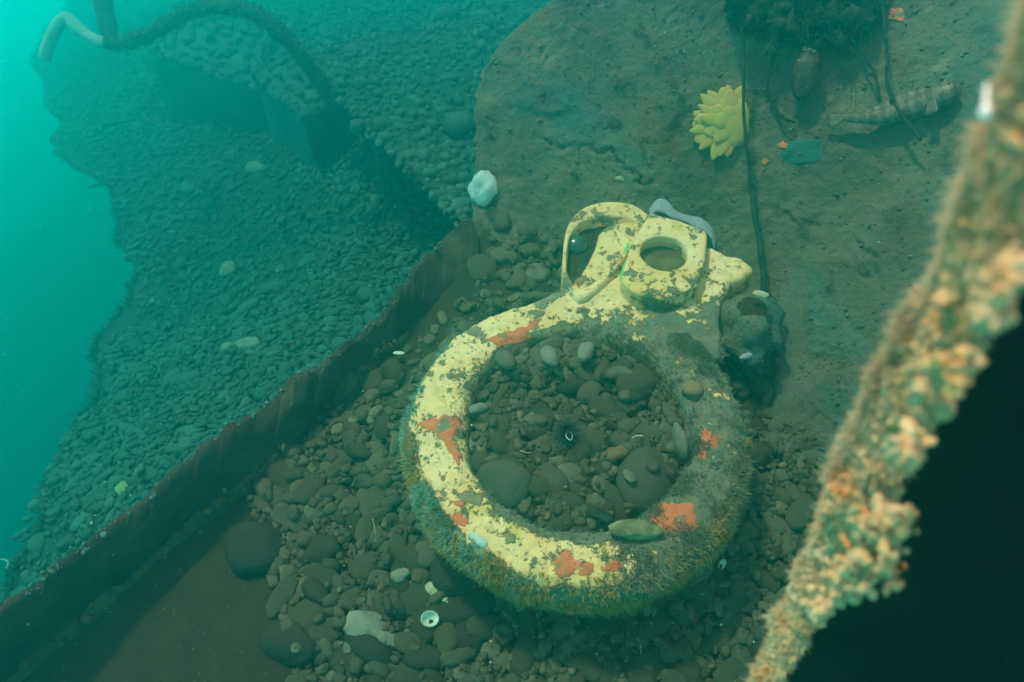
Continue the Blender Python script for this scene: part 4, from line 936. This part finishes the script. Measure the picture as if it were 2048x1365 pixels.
for k, (u, v, ru, rv, rot, lb_) in enumerate([
    (880, 850, 40, 26, -15, 'largest smooth red sponge film on the left side of the ring'),
    (905, 895, 13, 26, -20, 'narrow red sponge film just below the largest one on the left rim'),
    (1018, 676, 40, 15, -18, 'red sponge film on the upper left shoulder of the ring'),
    (1066, 648, 13, 9, 0, 'small round red film right of the upper left red sponge'),
    (1335, 1030, 46, 32, 20, 'jagged bright red sponge film on the near right rim'),
    (1408, 892, 10, 30, 15, 'slim upright red film on the right rim of the ring'),
    (1138, 1128, 24, 26, 0, 'branched red sponge film at the bottom of the near rim'),
    (1172, 1140, 14, 14, 0, 'small red film right of the branched bottom one'),
    (915, 1040, 22, 14, 30, 'red spot of sponge on the lower left rim'),
    (915, 1008, 10, 7, 0, 'faint red dot above the lower left red spot'),
    (1228, 1132, 26, 10, -15, 'orange red streak at the bottom right of the near rim')]):
    ring_patch(u, v, ru, rv, rot, 60+k, lb_)
ring_patch(1250, 530, 9, 42, 16, 91, 'bright green algae streak on the neck left of the round hole', m=mat('green_algae', [(.3, (.10, .45, .18)), (.7, (.25, .60, .22))], scale=60, bump=.5, bscale=200, bdist=.002), amp=.5)
# fan worm
P = floor_pt(1136, 892, .032); fwm = empty('fan_worm', P, 'dark feathery fan worm spread in the middle of the ring fill', 'fan worm'); bpy.context.view_layer.update()
child(tufts(np.tile(P, (8, 1))+RNG.normal(0, .003, (8, 3)), np.tile([0, -.1, .35], (8, 1)), 170, .040, .0006, mat('fan_plume', [(.3, (.02, .03, .03)), (.7, (.07, .10, .10))], scale=40, bump=0, rough=1), 'plume', None, blades=4, spread=1.3, segs=3), fwm)
V, F = tube(P+np.array([[0, 0, -.03], [0, 0, -.01], [0, 0, .004]]), .005, 8); child(make('tube', V, F, M_RUST), fwm)
def curl(u, v, r_, a0, a1, w, m, label, f=mound_z, lift=.02, name='worm_tube', cat='worm tube', asp=1.0):
    P = floor_pt(u, v, lift, f); d = (P-CV)@FV; a_ = np.radians(np.linspace(a0, a1, 26)); r2 = r_*d/FP*np.linspace(1, .8, 26)
    q = P+np.stack([r2*np.cos(a_), r2*np.sin(a_)*asp, .002*np.sin(a_*2)], 1); V, F = tube(q, w*d/FP*np.linspace(1, .6, 26), 7)
    return make(name, V, F, m, label=label, cat=cat)
curl(1136, 904, 7, 100, 430, 1.8, M_SHELL, 'bright white hooked worm tube in front of the fan worm', lift=.045, asp=1.6)
curl(1270, 897, 12, 20, 150, 1.6, M_SHELL, 'thin white arc of worm tube right of the small orange brown stone', lift=.03, asp=.4)
curl(1052, 915, 13, 200, 330, 1.6, M_SHELLT, 'thin tan wiggle of worm tube left of the fan worm', lift=.02, asp=.5)
curl(800, 240, 8, 20, 250, 2.6, M_SHELL, 'small white hooked tube on the bank above the leaning slab', f=bed_z, lift=.02)
curl(14, 1150, 20, -30, 250, 2.4, M_HOSEW, 'pale open loop of tube on the bank at the far left edge', f=bed_z, lift=.05, asp=.7)
# dark weed scrap in the fill
V, F = blob(3, 77, .5, 2.0); P = floor_pt(1190, 1040, .02); single('dead_seaweed', V*np.array([.030, .010, .004]), F, M_WEED, P, np.array(Matrix.Rotation(math.radians(-25), 3, 'Z')), 'black ragged scrap of weed near the bottom inside the ring', 'seaweed')
# spiral shell, open shell, chips
def spire(u, v, L_, rot, label, f=mound_z, lift=.012, m=M_SHELLT):
    P = floor_pt(u, v, lift, f); d = (P-CV)@FV; n_ = 90; s_ = np.linspace(0, 1, n_); r_ = L_*.26*(1-s_)**.9*(1+.14*np.abs(np.sin(s_*math.pi*7)))+.0003
    V, F = tube(np.stack([s_*L_, .0*s_, .0*s_], 1)+np.stack([0*s_, .0015*np.sin(s_*44), .0015*np.cos(s_*44)], 1), r_, 16)
    return single('spiral_shell', V, F, m, P, np.array(Matrix.Rotation(math.radians(rot), 3, 'Z')), label, 'shell')
spire(862, 1180, .052, -42, 'long pointed spiral shell lying below the left side of the ring')
def cupshell(u, v, r_, label, lift=.012, f=mound_z, m=M_SHELL, tilt=(.5, .2)):
    P = floor_pt(u, v, lift, f); d = (P-CV)@FV; a_ = np.linspace(0, 2*math.pi, 36, endpoint=False); R_ = []
    for q, h in ((1, 0), (1.03, .08), (.95, .12), (.85, .02), (.6, -.2), (.3, -.28), (.02, -.3), (.02, -.4), (.4, -.36), (.8, -.15), (1, 0)):
        w = r_*d/FP*q*(1+.03*np.sin(a_*14)); R_.append(np.stack([w*np.cos(a_), w*np.sin(a_)*.85, np.full(36, h*r_*d/FP*1.3)], 1))
    return single('open_shell', np.vstack(R_), gridfaces(len(R_), 36, True), m, P, np.array(Matrix.Rotation(tilt[0], 3, 'X') @ Matrix.Rotation(tilt[1], 3, 'Y')), label, 'shell')
cupshell(862, 1253, 18, 'open white cup shell with a brown hollow lying on the pebbles', lift=.028)
cupshell(1440, 1140, 11, 'small bright shell right below the near right rim of the ring', tilt=(.9, .6), lift=.02)
cupshell(770, 1130, 12, 'small pale shell half hidden left of the blocky brown stone', tilt=(.9, -.6), m=M_SHELLT)
V, F = blob(2, 5, .3); P = floor_pt(578, 878, .03); single('shell_sliver', V*np.array([.012, .003, .002]), F, M_SHELL, P, np.array(Matrix.Rotation(math.radians(60), 3, 'Z')), 'thin pale sliver of shell on the dark plate left of the ring', 'shell')
V, F = blob(2, 6, .2); P = floor_pt(800, 720, .02); single('shell_chip', V*np.array([.012, .005, .003]), F, M_SHELL, P, np.eye(3), 'small white chip on the dark floor left of the upper ring rim', 'shell')
def flecks(n_, sampler, f, name, label, sz, seed, m=M_SHELL):
    r = np.random.default_rng(seed); u, v = sampler(r, n_); P = on_height(u, v, f); b = Bag(); V, F = ico(1)
    for k in range(len(P)): b.add((V*r.uniform(.3, 1.7, 3)*sz*r.uniform(.5, 1.4))+P[k]+np.array([0, 0, r.uniform(.006, .016)]), F)
    return b.make(name, m, label=label, cat='shell fragments', kind='stuff')
flecks(150, lambda r, n_: (r.uniform(560, 1540, n_), r.uniform(700, 1365, n_)), mound_z, 'shell_flecks', 'tiny white shell flecks among the pebbles of the inner floor', .0016, 4)
flecks(110, lambda r, n_: (lambda v: (r.uniform(np.interp(v, [100, 480, 800, 1100], [200, 300, 260, 130]), np.interp(v, [100, 480, 1100], [900, 900, 150])), v))(r.uniform(100, 1100, n_)), bed_z, 'bank_shell_flecks', 'tiny pale shell flecks scattered over the gravel bank', .0034, 5)
# twigs
for k, (u, v, du, dv, lb_, f) in enumerate([(748, 1050, 6, 45, 'thin pale twig upright among the pebbles left of the ring', mound_z), (1275, 1340, 3, -40, 'thin pale twig on the pebbles at the bottom middle', mound_z), (180, 382, 36, -6, 'dark twig poking out from the left edge of the gravel bank', bed_z), (1225, 640, 5, 18, 'tiny pale twig stuck on the upper rim of the ring', None)]):
    if f is None: f = lambda x, y: ring_z(x, y)+.01
    q = spline([(u, v), (u+du*.3+3, v+dv*.5), (u+du, v+dv)], 14); P = on_height(q[:, 0], q[:, 1], f)+np.array([0, 0, .02]); V, F = tube(P, .0009 if k != 2 else .006, 6); make('twig', V, F, M_SHELLT if k != 2 else M_WEED, label=lb_, cat='twig')

# ------------------------------------------------------------------ wreck parts on the bank behind
def bed_p(u, v): return on_height(np.array([float(u)]), np.array([float(v)]), bed_z)[0]
def rough_box(name, corners, h, m, parent, seed, z0=-.1, amp=.008, lean=(0, 0)):
    """corners: 4 ground points anticlockwise; a box with rounded uneven sides"""
    c = np.array(corners); n_ = 24; rows = []
    per = np.vstack([np.linspace(c[i], c[(i+1) % 4], n_, endpoint=False) for i in range(4)]); ctr = per.mean(0)
    zb = per[:, 2].min()
    for s_, ins in ((z0, 0), (0, 0), (.25, 0), (.5, 0), (.75, 0), (.93, 0), (.99, .02), (1.0, .06), (1.01, .3), (1.015, .6), (1.02, .98)):
        q = per*(1-ins)+ctr*ins; q = q.copy(); q[:, 2] = zb+h*s_; q[:, 0] += lean[0]*s_; q[:, 1] += lean[1]*s_; rows.append(q)
    V = np.stack(rows, 0); V = V+amp*fbm(V, 8, 4, seed)[..., None]; o = make(name, V.reshape(-1, 3), gridfaces(len(rows), 4*n_, True), m); child(o, parent); return V
def growth_top(V, h_rows, n_, ln, m, name, parent, seed):
    P = V[7:].reshape(-1, 3); N_ = np.tile([0, -.2, 1.], (len(P), 1)); child(tufts(P, N_, n_, ln, .003, m, name, None, blades=4, spread=1.), parent)
M_GROW = mat('bank_growth', [(.3, (.04, .08, .065)), (.7, (.10, .16, .13))], scale=12, bump=0, rough=1)
# far box
p0 = bed_p(345, 246); p1 = bed_p(535, 262); k_ = (p1-p0); bx = empty('steel_box', p0, 'smooth dark steel box standing on the gravel bank under the curved hose', 'steel box'); bpy.context.view_layer.update()
back = np.array([-.05, .55, 0]); V = rough_box('box_walls', [p0, p1, p1+back, p0+back], .36, M_CONCD, bx, 4, amp=.006); growth_top(V, 0, 500, .03, M_GROW, 'top_growth', bx, 3)
lb2 = Bag()
for k in range(120):
    i = RNG.integers(0, 96); q = V[RNG.integers(7, 10), i]; Vb, Fb = blob(1, k, .4); lb2.add(Vb*RNG.uniform(.012, .035)+q, Fb)
child(lb2.make('top_rubble', M_CONC, kind='stuff'), bx)
# near box
p0 = bed_p(546, 268); p1 = bed_p(640, 345); bx2 = empty('concrete_block', p0, 'pale speckled concrete block standing right of the dark steel box', 'concrete block'); bpy.context.view_layer.update()
back = np.array([.22, .38, 0]); V = rough_box('block_body', [p0, p1, p1+back, p0+back], .30, M_CONC, bx2, 9, amp=.010, lean=(-.02, 0)); growth_top(V, 0, 900, .025, M_GROW, 'top_growth', bx2, 3)
lb2 = Bag()
for k in range(160):
    i = RNG.integers(0, 96); q = V[RNG.integers(6, 10), i]; Vb, Fb = blob(1, k, .4); lb2.add(Vb*RNG.uniform(.010, .030)+q, Fb)
child(lb2.make('top_rubble', M_CONC, kind='stuff'), bx2)
# leaning slab whose near edge casts a dark wedge
E = spline([(600, 118), (650, 165), (700, 222), (760, 280), (815, 335), (875, 398), (915, 440)], 60); dE = np.linspace(2.95, 2.15, 60)
for k in range(60):
    g_ = bed_p(E[k, 0], E[k, 1]); dE[k] = min(dE[k], ((g_-CV)@FV)-.05)
Ep = px(E[:, 0], E[:, 1], dE); sb = empty('leaning_slab', Ep[30], 'growth covered plate leaning from the concrete block with dark shade beneath its edge', 'steel plate'); bpy.context.view_layer.update()
rows = [Ep+np.array([.10, .10, -.05]), Ep+np.array([.02, .02, -.035])]
for s_ in np.linspace(0, 1, 40):
    q = Ep+np.array([.85, .75, -.05])*s_; q = q+np.array([0, 0, 1.])*(.02*fbm(q, 5, 4, 9)+.010*fbm(q, 22, 3, 10))[:, None]; rows.append(q)
G_ = np.stack(rows, 0); child(make('slab', G_.reshape(-1, 3), gridfaces(*G_.shape[:2]), M_GRITF), sb)
q = G_[2:].reshape(-1, 3); q = q+RNG.normal(0, .012, q.shape)*[1, 1, .1]; child(tufts(q, np.tile([0, -.1, 1.], (len(q), 1)), 3500, .014, .0016, M_GROW, 'slab_growth', None, blades=4, spread=1.2), sb)
lb2 = Bag()
for k in range(7000):
    p_ = q[RNG.integers(0, len(q))]; Vb = sh1[k % 9]; Fb = F1; lb2.add(Vb*RNG.uniform(.6, 1.5, 3)*.008*RNG.lognormal(0, .45)+p_, Fb)
child(lb2.make('slab_rubble', M_PEBF, kind='stuff'), sb)
bpy.context.view_layer.update()
tufts(BANK_EDGE[10:200], np.tile([-.7, -.2, .3], (190, 1)), 1500, .030, .0022, M_GROW, 'edge_growth', BANK, blades=5, spread=1.3, segs=3)

# hose
H_ = spline([(88, 118, 0), (105, 70, .02), (132, 36, .06), (158, 60, .05), (200, 84, .05), (262, 84, .09), (320, 58, .16), (372, 27, .20), (432, 14, .24), (492, 20, .24), (545, 50, .20), (590, 96, .14), (628, 148, .08), (668, 196, .05)], 160)
gd = on_height(np.interp(np.arange(160), [0, 159], [330, 668]), np.maximum(H_[:, 1], 84), bed_z); gd = (gd-CV)@FV; H_[:, 2] = np.minimum(3.05, gd)-.25-H_[:, 2]
H_[:, 2] = spline(H_[::20, 2:3], 160)[:, 0]
Ph = px(H_[:, 0], H_[:, 1], H_[:, 2]); hs = empty('curved_hose', Ph[80], 'thick hose arching over the steel box and down to the leaning slab', 'hose'); bpy.context.view_layer.update()
rh = .022*(1+.08*fbm(xyz(np.arange(160)/9., np.zeros(160)), 1, 3, 4)); V, F = tube(Ph[52:], rh[52:], 14); child(make('rubber_length', V, F, M_HOSE), hs); child(tufts(V[:-2], (V[:-2]-np.repeat(Ph[52:], 14, 0)), 1300, .016, .0016, M_GROW, 'hose_growth', None, blades=4, spread=.03), hs); V, F = tube(Ph[:53], rh[:53]*.93, 14); child(make('bare_end', V, F, M_HOSEW), hs)
# post behind
Pp = px(np.array([196, 203, 212, 220]), np.array([-60, -10, 35, 80]), np.array([3.0, 3.0, 3.0, 3.0])); V, F = tube(spline(Pp, 20), .032*(1+.15*fbm(xyz(np.arange(20)/3., np.zeros(20)), 1, 2, 1)), 10); make('steel_post', V, F, M_RUST, label='dark upright post behind the pale end of the hose', cat='post')

# polyp on the near edge, its white colour a painted glint
q = px(np.array([1974, 1973, 1972, 1972.]), np.array([172, 195, 215, 238]), np.array([.30, .298, .296, .295])); V, F = tube(spline(q, 24), np.interp(np.arange(24), [0, 14, 19, 23], [.0009, .0011, .0028, .0014]), 10)
make('glint_polyp', V, F, mat('painted_glint_white', [(.3, (.85, .88, .9)), (.7, (.9, .92, .95))], bump=0, rough=.15, spec=.8), label='club shaped polyp with a painted white glint near the top of the blurred plate edge', cat='polyp')
# sand grains and drifting particles
r_ = np.random.default_rng(21); uu_ = r_.uniform(60, 600, 2600); vv_ = r_.uniform(980, 1370, 2600); ok = inpoly(uu_, vv_, SAND_PX); Pg = on_height(uu_[ok], vv_[ok], floor_z); gb = Bag()
for p in Pg: gb.add(TINY*r_.uniform(.5, 1.3, 3)*.0011*r_.lognormal(0, .45)+p, F_TINY)
gb.make('sand_grains', M_PEB, parent=FLOOR, kind='stuff')
ms = Bag(); uu_ = r_.uniform(-50, 2100, 420); vv_ = r_.uniform(-50, 1400, 420); dd_ = r_.uniform(.55, 3.2, 420); Pm = px(uu_, vv_, dd_); Vm, Fm = ico(1)
for p, d in zip(Pm, dd_):
    if p[2] > bed_z(p[0], p[1])+.05: ms.add(Vm*r_.uniform(.5, 1.4, 3)*.00055*(.6+.5*d)+p, Fm)
ms.make('drifting_particles', M_SHELLT, smooth=False, label='tiny pale specks of silt drifting in the water', cat='particles', kind='stuff')

# ------------------------------------------------------------------ the water itself
V = np.array([[x, y, z] for x in (-5.2, 6) for y in (-3, 12.5) for z in (-5.4, 1.32)], float)
F = np.array([[0, 1, 3, 2], [4, 6, 7, 5], [0, 4, 5, 1], [2, 3, 7, 6], [0, 2, 6, 4], [1, 5, 7, 3]])
hm = bpy.data.materials.new('water_haze'); hm.use_nodes = True; t = hm.node_tree; t.nodes.clear()
o = t.nodes.new('ShaderNodeOutputMaterial'); pv = t.nodes.new('ShaderNodeVolumePrincipled'); t.links.new(pv.outputs[0], o.inputs['Volume'])
pv.inputs['Color'].default_value = (*HAZE_C, 1); pv.inputs['Density'].default_value = HAZE_D; pv.inputs['Anisotropy'].default_value = HAZE_G; pv.inputs['Absorption Color'].default_value = (*HAZE_A, 1)
pv.inputs['Density Attribute'].default_value = ''
hm.cycles.homogeneous_volume = True
make('haze', V, F, hm, smooth=False, kind='stuff')
